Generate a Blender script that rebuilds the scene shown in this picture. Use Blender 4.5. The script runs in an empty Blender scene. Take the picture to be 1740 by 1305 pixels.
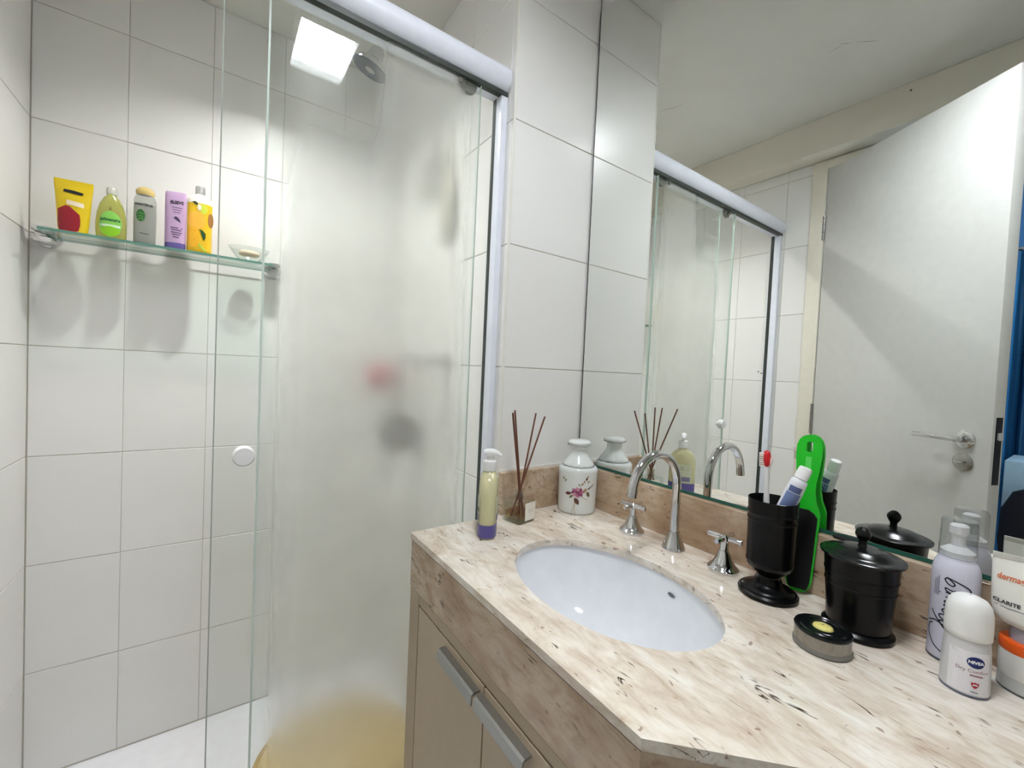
import bpy, bmesh, math, random
from mathutils import Vector, Matrix
random.seed(7)
C = bpy.context.scene.collection
SC = bpy.context.scene
PI = math.pi
OFF = 1.193                       # camera height above the shower floor

# ------------------------------------------------------------------ camera
F_PX, YAW, PITCH, ROLL = 712.03, 0.61594, -0.02925, 0.04599
cam_d = bpy.data.cameras.new('camera')
cam = bpy.data.objects.new('camera', cam_d); C.objects.link(cam)
cam_d.sensor_fit = 'HORIZONTAL'; cam_d.sensor_width = 36.0
cam_d.lens = F_PX / 1740.0 * 36.0
cam_d.clip_start = 0.01
_f = Vector((math.sin(YAW)*math.cos(PITCH), math.cos(YAW)*math.cos(PITCH), math.sin(PITCH)))
_r0 = Vector((math.cos(YAW), -math.sin(YAW), 0)); _u0 = _r0.cross(_f)
_r = _r0*math.cos(ROLL) + _u0*math.sin(ROLL); _u = _u0*math.cos(ROLL) - _r0*math.sin(ROLL)
cam.matrix_world = Matrix(((_r.x, _u.x, -_f.x, 0), (_r.y, _u.y, -_f.y, 0), (_r.z, _u.z, -_f.z, OFF), (0, 0, 0, 1)))
SC.camera = cam

# ------------------------------------------------------------------ world / exposure
w = bpy.data.worlds.new('world'); SC.world = w; w.use_nodes = True
w.node_tree.nodes['Background'].inputs[0].default_value = (0.75, 0.85, 1.0, 1)
w.node_tree.nodes['Background'].inputs[1].default_value = 0.4
SC.view_settings.view_transform = 'Standard'
SC.view_settings.look = 'None'
SC.view_settings.gamma = 1.0
SC.view_settings.use_curve_mapping = False
SC.view_settings.exposure = 0.79
SC.cycles.max_bounces = 9; SC.cycles.diffuse_bounces = 4; SC.cycles.glossy_bounces = 4
SC.cycles.transmission_bounces = 7; SC.cycles.transparent_max_bounces = 20
LAMP_MAIN, LAMP_SHOWER = 70.0, 840.0          # radiance of the two ceiling panels
COL_MAIN, COL_SHOWER = (0.94, 0.97, 1.02), (1.0, 0.99, 0.97)

# room dimensions (camera stands at x=0, y=0)
XL, XM, XW = -0.412, 0.848, 0.5735          # left wall, mirror wall, shower's right wall
YB, YC, YG, YF = 1.661, 0.853, 0.903, -0.95 # back wall, pillar face, shower glass, wall behind camera
ZC = 2.291                                  # ceiling
CT = 0.842                                  # counter top

# ------------------------------------------------------------------ materials
MATS = {}
def srgb(c):
    return tuple(((v/255)/12.92 if v/255 <= 0.04045 else ((v/255+0.055)/1.055)**2.4) for v in c)
def mat(name, col, rough=0.4, metal=0.0, spec=0.5, trans=0.0, ior=1.45, coat=0.0, emit=None, estr=0.0, alpha=1.0, bump=None):
    if name in MATS: return MATS[name]
    m = bpy.data.materials.new(name); m.use_nodes = True
    b = m.node_tree.nodes['Principled BSDF']; nt = m.node_tree
    b.inputs['Base Color'].default_value = (*col, 1); b.inputs['Roughness'].default_value = rough
    b.inputs['Metallic'].default_value = metal; b.inputs['Specular IOR Level'].default_value = spec
    b.inputs['Transmission Weight'].default_value = trans; b.inputs['IOR'].default_value = ior
    b.inputs['Coat Weight'].default_value = coat; b.inputs['Alpha'].default_value = alpha
    if emit: b.inputs['Emission Color'].default_value = (*emit, 1); b.inputs['Emission Strength'].default_value = estr
    # a little procedural tone variation so that nothing is perfectly flat
    if metal < 0.5 and trans == 0 and not emit:
        tc = nt.nodes.new('ShaderNodeTexCoord'); n = nt.nodes.new('ShaderNodeTexNoise'); n.inputs['Scale'].default_value = 35
        n.inputs['Detail'].default_value = 3
        mx = nt.nodes.new('ShaderNodeMix'); mx.data_type = 'RGBA'
        mx.inputs[6].default_value = (*[v*0.94 for v in col], 1); mx.inputs[7].default_value = (*[min(1, v*1.05) for v in col], 1)
        nt.links.new(tc.outputs['Object'], n.inputs['Vector']); nt.links.new(n.outputs[0], mx.inputs[0]); nt.links.new(mx.outputs[2], b.inputs['Base Color'])
        if bump:
            n2 = nt.nodes.new('ShaderNodeTexNoise'); n2.inputs['Scale'].default_value = bump[0]; bp = nt.nodes.new('ShaderNodeBump')
            bp.inputs['Strength'].default_value = bump[1]; bp.inputs['Distance'].default_value = 0.002
            nt.links.new(tc.outputs['Object'], n2.inputs['Vector']); nt.links.new(n2.outputs[0], bp.inputs['Height']); nt.links.new(bp.outputs[0], b.inputs['Normal'])
    MATS[name] = m
    return m
def S(name, rgb255, rough=0.4, **k): return mat(name, srgb(rgb255), rough, **k)

def clear_glass(name, tint=(0.98, 0.992, 0.986), rough=0.0, fog=False, refl=1.0):
    """thin architectural glass: see-through, mirror-like at grazing angles; with fog=True a film of
    condensation scatters what lies behind it"""
    m = bpy.data.materials.new(name); m.use_nodes = True; nt = m.node_tree; nt.nodes.clear()
    N = nt.nodes.new; L = nt.links.new
    out = N('ShaderNodeOutputMaterial'); tr = N('ShaderNodeBsdfTransparent'); tr.inputs[0].default_value = (*tint, 1)
    gl = N('ShaderNodeBsdfGlossy'); gl.inputs['Roughness'].default_value = rough
    # Schlick reflectance of a thin sheet, the same from both sides
    ge = N('ShaderNodeNewGeometry'); dt = N('ShaderNodeVectorMath'); dt.operation = 'DOT_PRODUCT'; L(ge.outputs['Normal'], dt.inputs[0]); L(ge.outputs['Incoming'], dt.inputs[1])
    def mth(op, x, y=None):
        n = N('ShaderNodeMath'); n.operation = op
        for i, v in enumerate((x, y)):
            if v is None: continue
            if isinstance(v, (int, float)): n.inputs[i].default_value = v
            else: L(v, n.inputs[i])
        return n
    om = mth('SUBTRACT', 1.0, mth('ABSOLUTE', dt.outputs['Value']).outputs[0]); pw = mth('POWER', om.outputs[0], 5.0)
    sc = mth('MULTIPLY', pw.outputs[0], 0.96); fr = mth('ADD', sc.outputs[0], 0.04)
    mu = mth('MULTIPLY', fr.outputs[0], refl); mu.use_clamp = True
    mx = N('ShaderNodeMixShader'); L(mu.outputs[0], mx.inputs[0]); L(gl.outputs[0], mx.inputs[2])
    if not fog:
        L(tr.outputs[0], mx.inputs[1])
    else:
        tc = N('ShaderNodeTexCoord'); sp = N('ShaderNodeSeparateXYZ'); L(tc.outputs['Object'], sp.inputs[0])
        nz = N('ShaderNodeTexNoise'); nz.inputs['Scale'].default_value = 5; nz.inputs['Detail'].default_value = 3; L(tc.outputs['Object'], nz.inputs['Vector'])
        def mr(src, a, b, c, d):
            n = N('ShaderNodeMapRange'); n.interpolation_type = 'SMOOTHSTEP'; L(src, n.inputs[0])
            for i, v in enumerate((a, b, c, d)): n.inputs[i+1].default_value = v
            return n.outputs[0]
        def mm(a, b, op='MULTIPLY'):
            n = N('ShaderNodeMath'); n.operation = op
            for i, v in enumerate((a, b)):
                if isinstance(v, (int, float)): n.inputs[i].default_value = v
                else: L(v, n.inputs[i])
            return n.outputs[0]
        wob = mm(mm(nz.outputs[0], 0.5, 'SUBTRACT'), 0.012)
        xs = mm(sp.outputs[0], wob, 'ADD')
        f = mm(mr(xs, 0.074, 0.14, 0.0, 1.0), mr(xs, 0.43, 0.498, 1.0, 0.0))
        topf = mr(xs, 0.240, 0.300, 0.95, 0.55)          # near the top the film thins out, more so on the left
        f = mm(f, mm(1.0, mm(mr(sp.outputs[2], OFF+0.14, OFF+0.60, 0.0, 1.0), topf), 'SUBTRACT'))
        f = mm(f, mr(sp.outputs[2], OFF-1.0, OFF-0.62, 0.32, 1.0))
        f = mm(f, mr(nz.outputs[0], 0.2, 0.8, 0.85, 1.0))
        rf = N('ShaderNodeBsdfRefraction'); rf.inputs['IOR'].default_value = 1.07; rf.inputs['Roughness'].default_value = 0.6
        rf.inputs[0].default_value = (0.99, 0.99, 0.98, 1)
        tl = N('ShaderNodeBsdfTranslucent'); tl.inputs[0].default_value = (0.95, 0.955, 0.935, 1)
        df = N('ShaderNodeBsdfDiffuse'); df.inputs[0].default_value = (0.90, 0.91, 0.86, 1)
        m1 = N('ShaderNodeMixShader'); m1.inputs[0].default_value = 0.35; L(tl.outputs[0], m1.inputs[1]); L(df.outputs[0], m1.inputs[2])
        m2 = N('ShaderNodeMixShader'); m2.inputs[0].default_value = 0.27; L(rf.outputs[0], m2.inputs[1]); L(m1.outputs[0], m2.inputs[2])
        m3 = N('ShaderNodeMixShader'); L(f, m3.inputs[0]); L(tr.outputs[0], m3.inputs[1]); L(m2.outputs[0], m3.inputs[2])
        L(m3.outputs[0], mx.inputs[1])
        L(mm(f, 0.10, 'MULTIPLY'), gl.inputs['Roughness'])
    L(mx.outputs[0], out.inputs[0])
    MATS[name] = m
    return m

def tile_mat(name, c1, c2, rough):
    m = bpy.data.materials.new(name); m.use_nodes = True; nt = m.node_tree; b = nt.nodes['Principled BSDF']
    N = nt.nodes.new; L = nt.links.new
    tc = N('ShaderNodeTexCoord'); oi = N('ShaderNodeObjectInfo'); n = N('ShaderNodeTexNoise'); n.inputs['Scale'].default_value = 3.0
    ad = N('ShaderNodeMath'); ad.operation = 'MULTIPLY_ADD'; ad.inputs[1].default_value = 0.5
    L(tc.outputs['Object'], n.inputs['Vector']); L(oi.outputs['Random'], ad.inputs[0]); L(n.outputs[0], ad.inputs[2])
    mx = N('ShaderNodeMix'); mx.data_type = 'RGBA'; mx.inputs[6].default_value = (*c1, 1); mx.inputs[7].default_value = (*c2, 1)
    L(ad.outputs[0], mx.inputs[0]); L(mx.outputs[2], b.inputs['Base Color'])
    b.inputs['Roughness'].default_value = rough; b.inputs['Specular IOR Level'].default_value = 0.5
    n2 = N('ShaderNodeTexNoise'); n2.inputs['Scale'].default_value = 5; bp = N('ShaderNodeBump'); bp.inputs['Strength'].default_value = 0.08; bp.inputs['Distance'].default_value = 0.01
    L(tc.outputs['Object'], n2.inputs['Vector']); L(n2.outputs[0], bp.inputs['Height']); L(bp.outputs[0], b.inputs['Normal'])
    MATS[name] = m
    return m

def plaster(name, col, scale=6, amt=0.05, rough=0.8):
    m = bpy.data.materials.new(name); m.use_nodes = True; nt = m.node_tree; b = nt.nodes['Principled BSDF']
    N = nt.nodes.new; L = nt.links.new
    tc = N('ShaderNodeTexCoord'); n = N('ShaderNodeTexNoise'); n.inputs['Scale'].default_value = scale; n.inputs['Detail'].default_value = 6
    mx = N('ShaderNodeMix'); mx.data_type = 'RGBA'; mx.inputs[6].default_value = (*[c*(1-amt) for c in col], 1); mx.inputs[7].default_value = (*[min(1, c*(1+amt)) for c in col], 1)
    L(tc.outputs['Object'], n.inputs['Vector']); L(n.outputs[0], mx.inputs[0]); L(mx.outputs[2], b.inputs['Base Color'])
    b.inputs['Roughness'].default_value = rough
    n2 = N('ShaderNodeTexNoise'); n2.inputs['Scale'].default_value = 120; bp = N('ShaderNodeBump'); bp.inputs['Strength'].default_value = 0.1; bp.inputs['Distance'].default_value = 0.002
    L(tc.outputs['Object'], n2.inputs['Vector']); L(n2.outputs[0], bp.inputs['Height']); L(bp.outputs[0], b.inputs['Normal'])
    MATS[name] = m
    return m

def marble(name, tone=(1, 1, 1), cloud=0.5):
    """beige travertine-like marble: cream ground, tan clouds drawn out along Y, thin dark fissures"""
    m = bpy.data.materials.new(name); m.use_nodes = True; nt = m.node_tree; b = nt.nodes['Principled BSDF']
    N = nt.nodes.new; L = nt.links.new
    tc = N('ShaderNodeTexCoord')
    def mp(scale, rot=(0, 0, 0)):
        n = N('ShaderNodeMapping'); n.inputs['Scale'].default_value = scale; n.inputs['Rotation'].default_value = rot; L(tc.outputs['Object'], n.inputs[0]); return n.outputs[0]
    def noise(vec, sc, det=6, dist=0.0, ro=0.55):
        n = N('ShaderNodeTexNoise'); n.inputs['Scale'].default_value = sc; n.inputs['Detail'].default_value = det; n.inputs['Distortion'].default_value = dist
        n.inputs['Roughness'].default_value = ro; L(vec, n.inputs['Vector']); return n.outputs[0]
    def ramp(src, stops):
        r = N('ShaderNodeValToRGB'); L(src, r.inputs[0]); e = r.color_ramp.elements
        while len(e) < len(stops): e.new(0.5)
        for k, (p_, c_) in enumerate(stops): e[k].position = p_; e[k].color = (*c_, 1)
        return r.outputs[0]
    def mix(fac, a, b_, mode='MIX'):
        n = N('ShaderNodeMix'); n.data_type = 'RGBA'; n.blend_type = mode
        for i, v in ((0, fac), (6, a), (7, b_)):
            if isinstance(v, (int, float)): n.inputs[i].default_value = v
            elif isinstance(v, tuple): n.inputs[i].default_value = (*v, 1)
            else: L(v, n.inputs[i])
        return n.outputs[2]
    st = mp((1.0, 0.36, 1.0), (0, 0, 0.16))
    g = (1, 1, 1); k = (0, 0, 0)
    base = ramp(noise(st, 38, 9, 0.8, 0.66), [(0.27, srgb((186, 164, 142))), (0.39, srgb((220, 209, 194))), (0.50, srgb((233, 226, 215))), (0.66, srgb((243, 240, 233)))])
    big = ramp(noise(mp((1.0, 0.7, 1.0), (0, 0, 0.3)), 10, 5, 0.9), [(0.36, (0.72, 0.60, 0.50)), (0.52, (0.95, 0.90, 0.84)), (0.64, (1, 1, 1))])
    c = mix(cloud, base, big, 'MULTIPLY')
    fine = ramp(noise(mp((1.0, 0.2, 1.0), (0, 0, 0.16)), 130, 5, 0.6, 0.6), [(0.34, (0.76, 0.69, 0.62)), (0.52, (1, 1, 1))])
    c = mix(0.45, c, fine, 'MULTIPLY')
    c = mix(1.0, c, tone, 'MULTIPLY')
    blot = ramp(noise(mp((1, 0.6, 1)), 75, 2, 0.3), [(0.68, k), (0.71, g)])
    c = mix(mix(1.0, blot, (0.7, 0.7, 0.7), 'MULTIPLY'), c, srgb((136, 104, 82)))
    fis = ramp(noise(mp((1.0, 0.11, 1.0), (0, 0, 0.14)), 46, 3, 1.0), [(0.484, k), (0.495, g), (0.505, g), (0.516, k)])
    gate = ramp(noise(mp((1, 0.7, 1)), 30, 2), [(0.585, k), (0.63, g)])
    c = mix(mix(1.0, fis, gate, 'MULTIPLY'), c, srgb((70, 55, 44)))
    L(c, b.inputs['Base Color'])
    b.inputs['Roughness'].default_value = 0.16
    MATS[name] = m
    return m

TILE = tile_mat('glazed_tile', srgb((228, 227, 223)), srgb((235, 234, 231)), 0.31)
GROUT = plaster('grout', srgb((200, 195, 184)), 40, 0.08)
PAINT = plaster('ceiling_paint', srgb((214, 213, 206)))
BEAMP = plaster('soffit_paint', srgb((222, 217, 203)))
MARBLE = marble('beige_marble', (1.0, 1.0, 1.0))
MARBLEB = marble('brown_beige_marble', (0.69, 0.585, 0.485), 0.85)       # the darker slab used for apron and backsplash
GLASS = clear_glass('clear_glass')
FOGGED = clear_glass('fogged_glass', fog=True)
SHELFGLASS = clear_glass('shelf_glass', tint=(0.90, 0.97, 0.94))
EDGE = S('glass_edge', (205, 226, 216), 0.15)
GREENEDGE = S('green_glass_edge', (40, 92, 80), 0.1)
CHROME = S('chrome', (214, 214, 216), 0.07, metal=1.0)
DULLCHROME = S('satin_chrome', (176, 174, 170), 0.22, metal=1.0)
ALU = S('brushed_aluminium', (166, 166, 164), 0.35, metal=0.9)
WHITEALU = S('white_lacquered_aluminium', (226, 230, 240), 0.25)
DARKGAP = S('dark_rubber', (52, 58, 52), 0.5)
MIRROR = mat('mirror_silver', (0.90, 0.92, 0.90), 0.0, metal=1.0)
CERAMIC = S('white_ceramic', (238, 240, 244), 0.08, coat=0.3)
TAUPE = S('taupe_laminate', (186, 168, 143), 0.4)
TAUPED = S('taupe_laminate_frame', (176, 158, 132), 0.4)
BLACKPL = S('black_plastic', (8, 9, 10), 0.27, spec=0.25)
DOORW = S('white_lacquered_door', (210, 210, 206), 0.4)
FRAMEW = S('cream_door_frame', (228, 223, 208), 0.4)
WHITE = S('white_plastic', (240, 240, 240), 0.35)
PORC = S('porcelain', (226, 230, 228), 0.1, coat=0.4)
BLACKINK = S('black_ink', (22, 22, 28), 0.5)

# ------------------------------------------------------------------ builders
def obj(name, bm, material, parent=None, loc=None, rot=None, smooth=None):
    me = bpy.data.meshes.new(name)
    if isinstance(bm, bmesh.types.BMesh):
        bmesh.ops.recalc_face_normals(bm, faces=bm.faces) if not getattr(bm, 'keep', False) else None
        bm.to_mesh(me); bm.free()
    else:
        me.from_pydata(bm[0], [], bm[1]); me.update()
    for mm_ in (material if isinstance(material, (list, tuple)) else [material]): me.materials.append(mm_)
    if smooth:
        me.polygons.foreach_set('use_smooth', [True]*len(me.polygons)); me.set_sharp_from_angle(angle=math.radians(smooth))
    o = bpy.data.objects.new(name, me); C.objects.link(o)
    if parent: o.parent = parent
    if loc: o.location = loc
    if rot: o.rotation_euler = rot
    return o
def tag(o, label, cat, group=None):
    o['label'] = label; o['category'] = cat
    if group: o['group'] = group
    return o
def thing(name, label, cat, loc=(0, 0, 0), rot=(0, 0, 0), group=None):
    o = bpy.data.objects.new(name, None); C.objects.link(o); o.location = loc; o.rotation_euler = rot
    o.empty_display_size = 0.02
    return tag(o, label, cat, group)
def struct(o): o['kind'] = 'structure'; return o

def box(bm, x0, x1, y0, y1, z0, z1, bev=0.0, seg=2):
    vs = [bm.verts.new(p) for p in ((x0, y0, z0), (x1, y0, z0), (x1, y1, z0), (x0, y1, z0), (x0, y0, z1), (x1, y0, z1), (x1, y1, z1), (x0, y1, z1))]
    fs = [bm.faces.new([vs[i] for i in q]) for q in ((0, 3, 2, 1), (4, 5, 6, 7), (0, 1, 5, 4), (1, 2, 6, 5), (2, 3, 7, 6), (3, 0, 4, 7))]
    if bev:
        es = list({e for f in fs for e in f.edges})
        bmesh.ops.bevel(bm, geom=es, offset=bev, segments=seg, profile=0.5, affect='EDGES')
    return fs
def bx(*a, **k):
    bm = bmesh.new(); box(bm, *a, **k); return bm
def loft(rings, seg=40, cap0=True, cap1=True, bm=None):
    """rings: list of vertex loops given as (a, b, z[, power[, cx, cy]]) superellipses"""
    bm = bm or bmesh.new(); loops = []
    for r in rings:
        a, b, z = r[:3]; p = r[3] if len(r) > 3 else 2.0; cx, cy = (r[4], r[5]) if len(r) > 5 else (0, 0)
        lp = []
        for i in range(seg):
            t = 2*PI*i/seg; c, s = math.cos(t), math.sin(t)
            lp.append(bm.verts.new((cx + a*math.copysign(abs(c)**(2/p), c), cy + b*math.copysign(abs(s)**(2/p), s), z)))
        loops.append(lp)
    for l0, l1 in zip(loops, loops[1:]):
        for i in range(seg): bm.faces.new((l0[i], l0[(i+1) % seg], l1[(i+1) % seg], l1[i]))
    if cap0: bm.faces.new(loops[0][::-1])
    if cap1: bm.faces.new(loops[-1])
    return bm
def lathe(prof, seg=48, cap0=True, cap1=True): return loft([(max(r, 1e-4), max(r, 1e-4), z) for r, z in prof], seg, cap0, cap1)
def tube(pts, rad, seg=16, bm=None, cap=True, flat=1.0):
    bm = bm or bmesh.new(); pts = [Vector(p) for p in pts]; n = len(pts); rads = rad if isinstance(rad, (list, tuple)) else [rad]*n
    up = Vector((0, 0, 1)); loops = []; prevn = None
    for i, p in enumerate(pts):
        t = (pts[min(i+1, n-1)] - pts[max(i-1, 0)]).normalized()
        if prevn is None:
            a = up if abs(t.dot(up)) < 0.9 else Vector((1, 0, 0)); nn = (a - t*a.dot(t)).normalized()
        else: nn = (prevn - t*prevn.dot(t)).normalized()
        prevn = nn; bb = t.cross(nn)
        loops.append([bm.verts.new(p + (nn*math.cos(2*PI*k/seg)*flat + bb*math.sin(2*PI*k/seg))*rads[i]) for k in range(seg)])
    for l0, l1 in zip(loops, loops[1:]):
        for i in range(seg): bm.faces.new((l0[i], l0[(i+1) % seg], l1[(i+1) % seg], l1[i]))
    if cap: bm.faces.new(loops[0][::-1]); bm.faces.new(loops[-1])
    return bm
def cyl(p0, p1, r, seg=24, bm=None): return tube([p0, p1], r, seg, bm)
def prism(poly, z0, z1, bm=None, bev=0.0):
    bm = bm or bmesh.new(); lo = [bm.verts.new((x, y, z0)) for x, y in poly]; hi = [bm.verts.new((x, y, z1)) for x, y in poly]; n = len(poly)
    bm.faces.new(lo[::-1]); bm.faces.new(hi)
    for i in range(n): bm.faces.new((lo[i], lo[(i+1) % n], hi[(i+1) % n], hi[i]))
    if bev: bmesh.ops.bevel(bm, geom=[e for e in bm.edges], offset=bev, segments=2, profile=0.5, affect='EDGES')
    return bm
def ribbon(pts, width, wrap, bm=None):
    """flat brush stroke through 2-D points, mapped to 3-D by wrap(u, v)"""
    bm = bm or bmesh.new(); prev = None; n = len(pts); ws = width if isinstance(width, (list, tuple)) else [width]*n
    for i, p in enumerate(pts):
        a, b = pts[max(i-1, 0)], pts[min(i+1, n-1)]; dx, dy = b[0]-a[0], b[1]-a[1]; l = math.hypot(dx, dy) or 1
        nx, ny = -dy/l*ws[i]/2, dx/l*ws[i]/2
        cur = (bm.verts.new(wrap(p[0]+nx, p[1]+ny)), bm.verts.new(wrap(p[0]-nx, p[1]-ny)))
        if prev: bm.faces.new((prev[0], prev[1], cur[1], cur[0]))
        prev = cur
    return bm
def patch(poly, wrap, bm=None, n=0):
    """filled print, mapped to 3-D by wrap(u, v); a fan about its centre"""
    bm = bm or bmesh.new(); cx = sum(p[0] for p in poly)/len(poly); cy = sum(p[1] for p in poly)/len(poly)
    rings = 4; loops = []
    c = bm.verts.new(wrap(cx, cy))
    for k in range(1, rings+1): loops.append([bm.verts.new(wrap(cx+(x-cx)*k/rings, cy+(y-cy)*k/rings)) for x, y in poly])
    m = len(poly)
    for i in range(m): bm.faces.new((c, loops[0][i], loops[0][(i+1) % m]))
    for a, b in zip(loops, loops[1:]):
        for i in range(m): bm.faces.new((a[i], b[i], b[(i+1) % m], a[(i+1) % m]))
    return bm
def rect_uv(u0, u1, v0, v1, n=8):
    e = lambda a, b: [a+(b-a)*i/n for i in range(n)]
    return [(u, v0) for u in e(u0, u1)] + [(u1, v) for v in e(v0, v1)] + [(u, v1) for u in e(u1, u0)] + [(u0, v) for v in e(v1, v0)]
def ell_uv(cu, cv, a, b, n=28, rot=0):
    o = []
    for i in range(n):
        t = 2*PI*i/n; x, y = a*math.cos(t), b*math.sin(t)
        o.append((cu+x*math.cos(rot)-y*math.sin(rot), cv+x*math.sin(rot)+y*math.cos(rot)))
    return o
def on_cyl(r, ang, off=0.0004):
    """print coordinates (u to the right, v up) on a vertical cylinder about the local z axis, centred on direction ang"""
    def f(u, v):
        rr = r(v) if callable(r) else r
        t = ang + u/rr
        return ((rr+off)*math.cos(t), (rr+off)*math.sin(t), v)
    return f
def on_oval(a, b, ang, off=0.0005):
    """print coordinates on an elliptical body; ang is the parameter angle of the centre"""
    def f(u, v):
        t = ang; n = 12; du = u/n
        for _ in range(n):
            t += du/max(1e-6, math.hypot(a*math.sin(t), b*math.cos(t)))
        nx, ny = math.cos(t)/a, math.sin(t)/b; l = math.hypot(nx, ny)
        return (a*math.cos(t)+nx/l*off, b*math.sin(t)+ny/l*off, v)
    return f
def lerp_rows(rows, z, cols):
    if z <= rows[0][2]: r = rows[0]; return [(r[c] if len(r) > c else 2.0) for c in cols]
    for r, q in zip(rows, rows[1:]):
        if r[2] <= z <= q[2]:
            t = (z-r[2])/max(1e-9, q[2]-r[2]); return [(r[c] if len(r) > c else 2.0)*(1-t)+(q[c] if len(q) > c else 2.0)*t for c in cols]
    r = rows[-1]; return [(r[c] if len(r) > c else 2.0) for c in cols]
def on_loft(rows, off=0.0007, side=-1):
    """print coordinates laid on the broad face of a lofted body: u runs across, v up"""
    def f(u, v):
        a, b, pw_ = lerp_rows(rows, v, (0, 1, 3)); k = min(0.985, abs(u/a))
        return (-side*u, side*(b*(1-k**pw_)**(1/pw_)+off), v)
    return f
def rad_of(prof):
    rows = [(r, r, z_) for r, z_ in prof]
    return lambda v: lerp_rows(rows, v, (0,))[0]
def text(name, body, size, wrap, material, parent, cu=0, cv=0, rot=0.0, shear=0.0, bold=0.0, align='CENTER', sx=1.0):
    cd = bpy.data.curves.new(name, 'FONT'); cd.body = body; cd.size = size; cd.align_x = align; cd.align_y = 'CENTER'; cd.shear = shear; cd.offset = bold; cd.resolution_u = 3
    to = bpy.data.objects.new('tmp', cd); C.objects.link(to)
    bpy.context.view_layer.update()
    me = bpy.data.meshes.new_from_object(to.evaluated_get(bpy.context.evaluated_depsgraph_get()))
    bpy.data.objects.remove(to); me.name = name
    bm = bmesh.new(); bm.from_mesh(me)
    bmesh.ops.triangulate(bm, faces=bm.faces)
    for v in bm.verts:
        x, y = v.co.x*sx, v.co.y; v.co = wrap(cu + x*math.cos(rot)-y*math.sin(rot), cv + x*math.sin(rot)+y*math.cos(rot))
    bm.to_mesh(me); bm.free(); me.materials.clear(); me.materials.append(material)
    o = bpy.data.objects.new(name, me); C.objects.link(o); o.parent = parent
    return o
def facing(x, y): return math.atan2(-y, -x)          # direction from a spot on the counter towards the camera

# ------------------------------------------------------------------ tiles
_tc = {}
def tile_mesh(wd, ht, t=0.006, b=0.0011):
    key = (round(wd, 4), round(ht, 4))
    if key in _tc: return _tc[key]
    v = []
    for ins, z in ((0, -t), (0, -b), (b, 0)):
        v += [(-wd/2+ins, -ht/2+ins, z), (wd/2-ins, -ht/2+ins, z), (wd/2-ins, ht/2-ins, z), (-wd/2+ins, ht/2-ins, z)]
    f = [(8, 9, 10, 11)]
    for k in (0, 4):
        for i in range(4): f.append((k+i, k+(i+1) % 4, k+4+(i+1) % 4, k+4+i))
    me = bpy.data.meshes.new('tile'); me.from_pydata(v, [], f); me.update(); me.materials.append(TILE)
    _tc[key] = me
    return me
ROWS = [0.004+0.3*k for k in range(8)] + [ZC]
def tile_wall(parent, us, rows, place, rot, gap=0.0022):
    """lay one tile object per cell; place(u, z) gives its 3-D centre, rot its Euler rotation"""
    for u0, u1 in zip(us, us[1:]):
        for z0, z1 in zip(rows, rows[1:]):
            wd, ht = abs(u1-u0)-gap*0.55, z1-z0-gap
            if wd < 0.012 or ht < 0.012: continue
            o = bpy.data.objects.new('tile', tile_mesh(wd, ht)); C.objects.link(o); o.parent = parent
            o.location = place((u0+u1)/2, (z0+z1)/2)
            o.rotation_euler = (rot[0]+random.uniform(-1, 1)*0.0016, rot[1], rot[2]+random.uniform(-1, 1)*0.0022)
def joints(a, b, first, step):
    o = [a]; x = a+first
    while x < b-0.02: o.append(x); x += step
    return o+[b]
G = 0.0018       # how far the grout lies behind the tile faces

# ------------------------------------------------------------------ setting
floor = struct(obj('floor', bx(XL-0.1, XM+0.1, YF-0.1, YB+0.1, -0.06, 0), S('white_floor', (238, 238, 242), 0.3)))
ceiling = struct(obj('ceiling', bx(XL-0.1, XM+0.1, YF-0.1, YB+0.1, ZC, ZC+0.06), PAINT))
crk = S('ceiling_crack_line', (140, 136, 124), 0.9)
for pts in ([(0.061, 0.58), (0.06, 0.560), (0.062, 0.545)], [(0.075, 0.548), (0.066, 0.537), (0.058, 0.531), (0.054, 0.523)], [(0.045, 0.512), (0.02, 0.49), (-0.003, 0.467)],
            [(0.222, 1.115), (0.205, 1.085), (0.192, 1.06), (0.188, 1.026)]):
    obj('crack', ribbon(pts, [0.0006]+[0.0022]*(len(pts)-2)+[0.0006], lambda u, v: (u, v, ZC-0.0003)), crk, ceiling)

wall_back = struct(obj('wall_back', bx(XL-0.1, XW+0.02, YB+G, YB+0.1, 0, ZC), GROUT))
tile_wall(wall_back, joints(XL+0.001, XW-0.001, 0.19, 0.197), ROWS, lambda u, z: (u, YB, z), (PI/2, 0, 0))

DO0, DO1, DOZ = 0.098, 0.722, 2.112         # doorway in the left wall
bm = bmesh.new()
box(bm, XL-0.1, XL-G, DO1, YB+0.1, 0, ZC); box(bm, XL-0.1, XL-G, YF-0.1, DO0, 0, ZC); box(bm, XL-0.1, XL-G, DO0, DO1, DOZ, ZC)
wall_left = struct(obj('wall_left', bm, GROUT))
tile_wall(wall_left, sorted([YB-0.001-0.197*k for k in range(5)] + [0.775]), ROWS[:-1]+[2.150], lambda u, z: (XL, u, z), (PI/2, 0, PI/2))
tile_wall(wall_left, [YF+0.001, -0.742, -0.545, -0.348, -0.151, 0.045], ROWS[:-1]+[2.150], lambda u, z: (XL, u, z), (PI/2, 0, PI/2))
for hy in (0.936, 0.950):                     # two old screw holes beside the shower jamb
    obj('screw_hole', lathe([(0.0032, 0), (0.0032, 0.0006)], 12), DARKGAP, wall_left, (XL+0.0002, hy, OFF+0.05+(hy-0.943)*0.5), (0, PI/2, 0))

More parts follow.
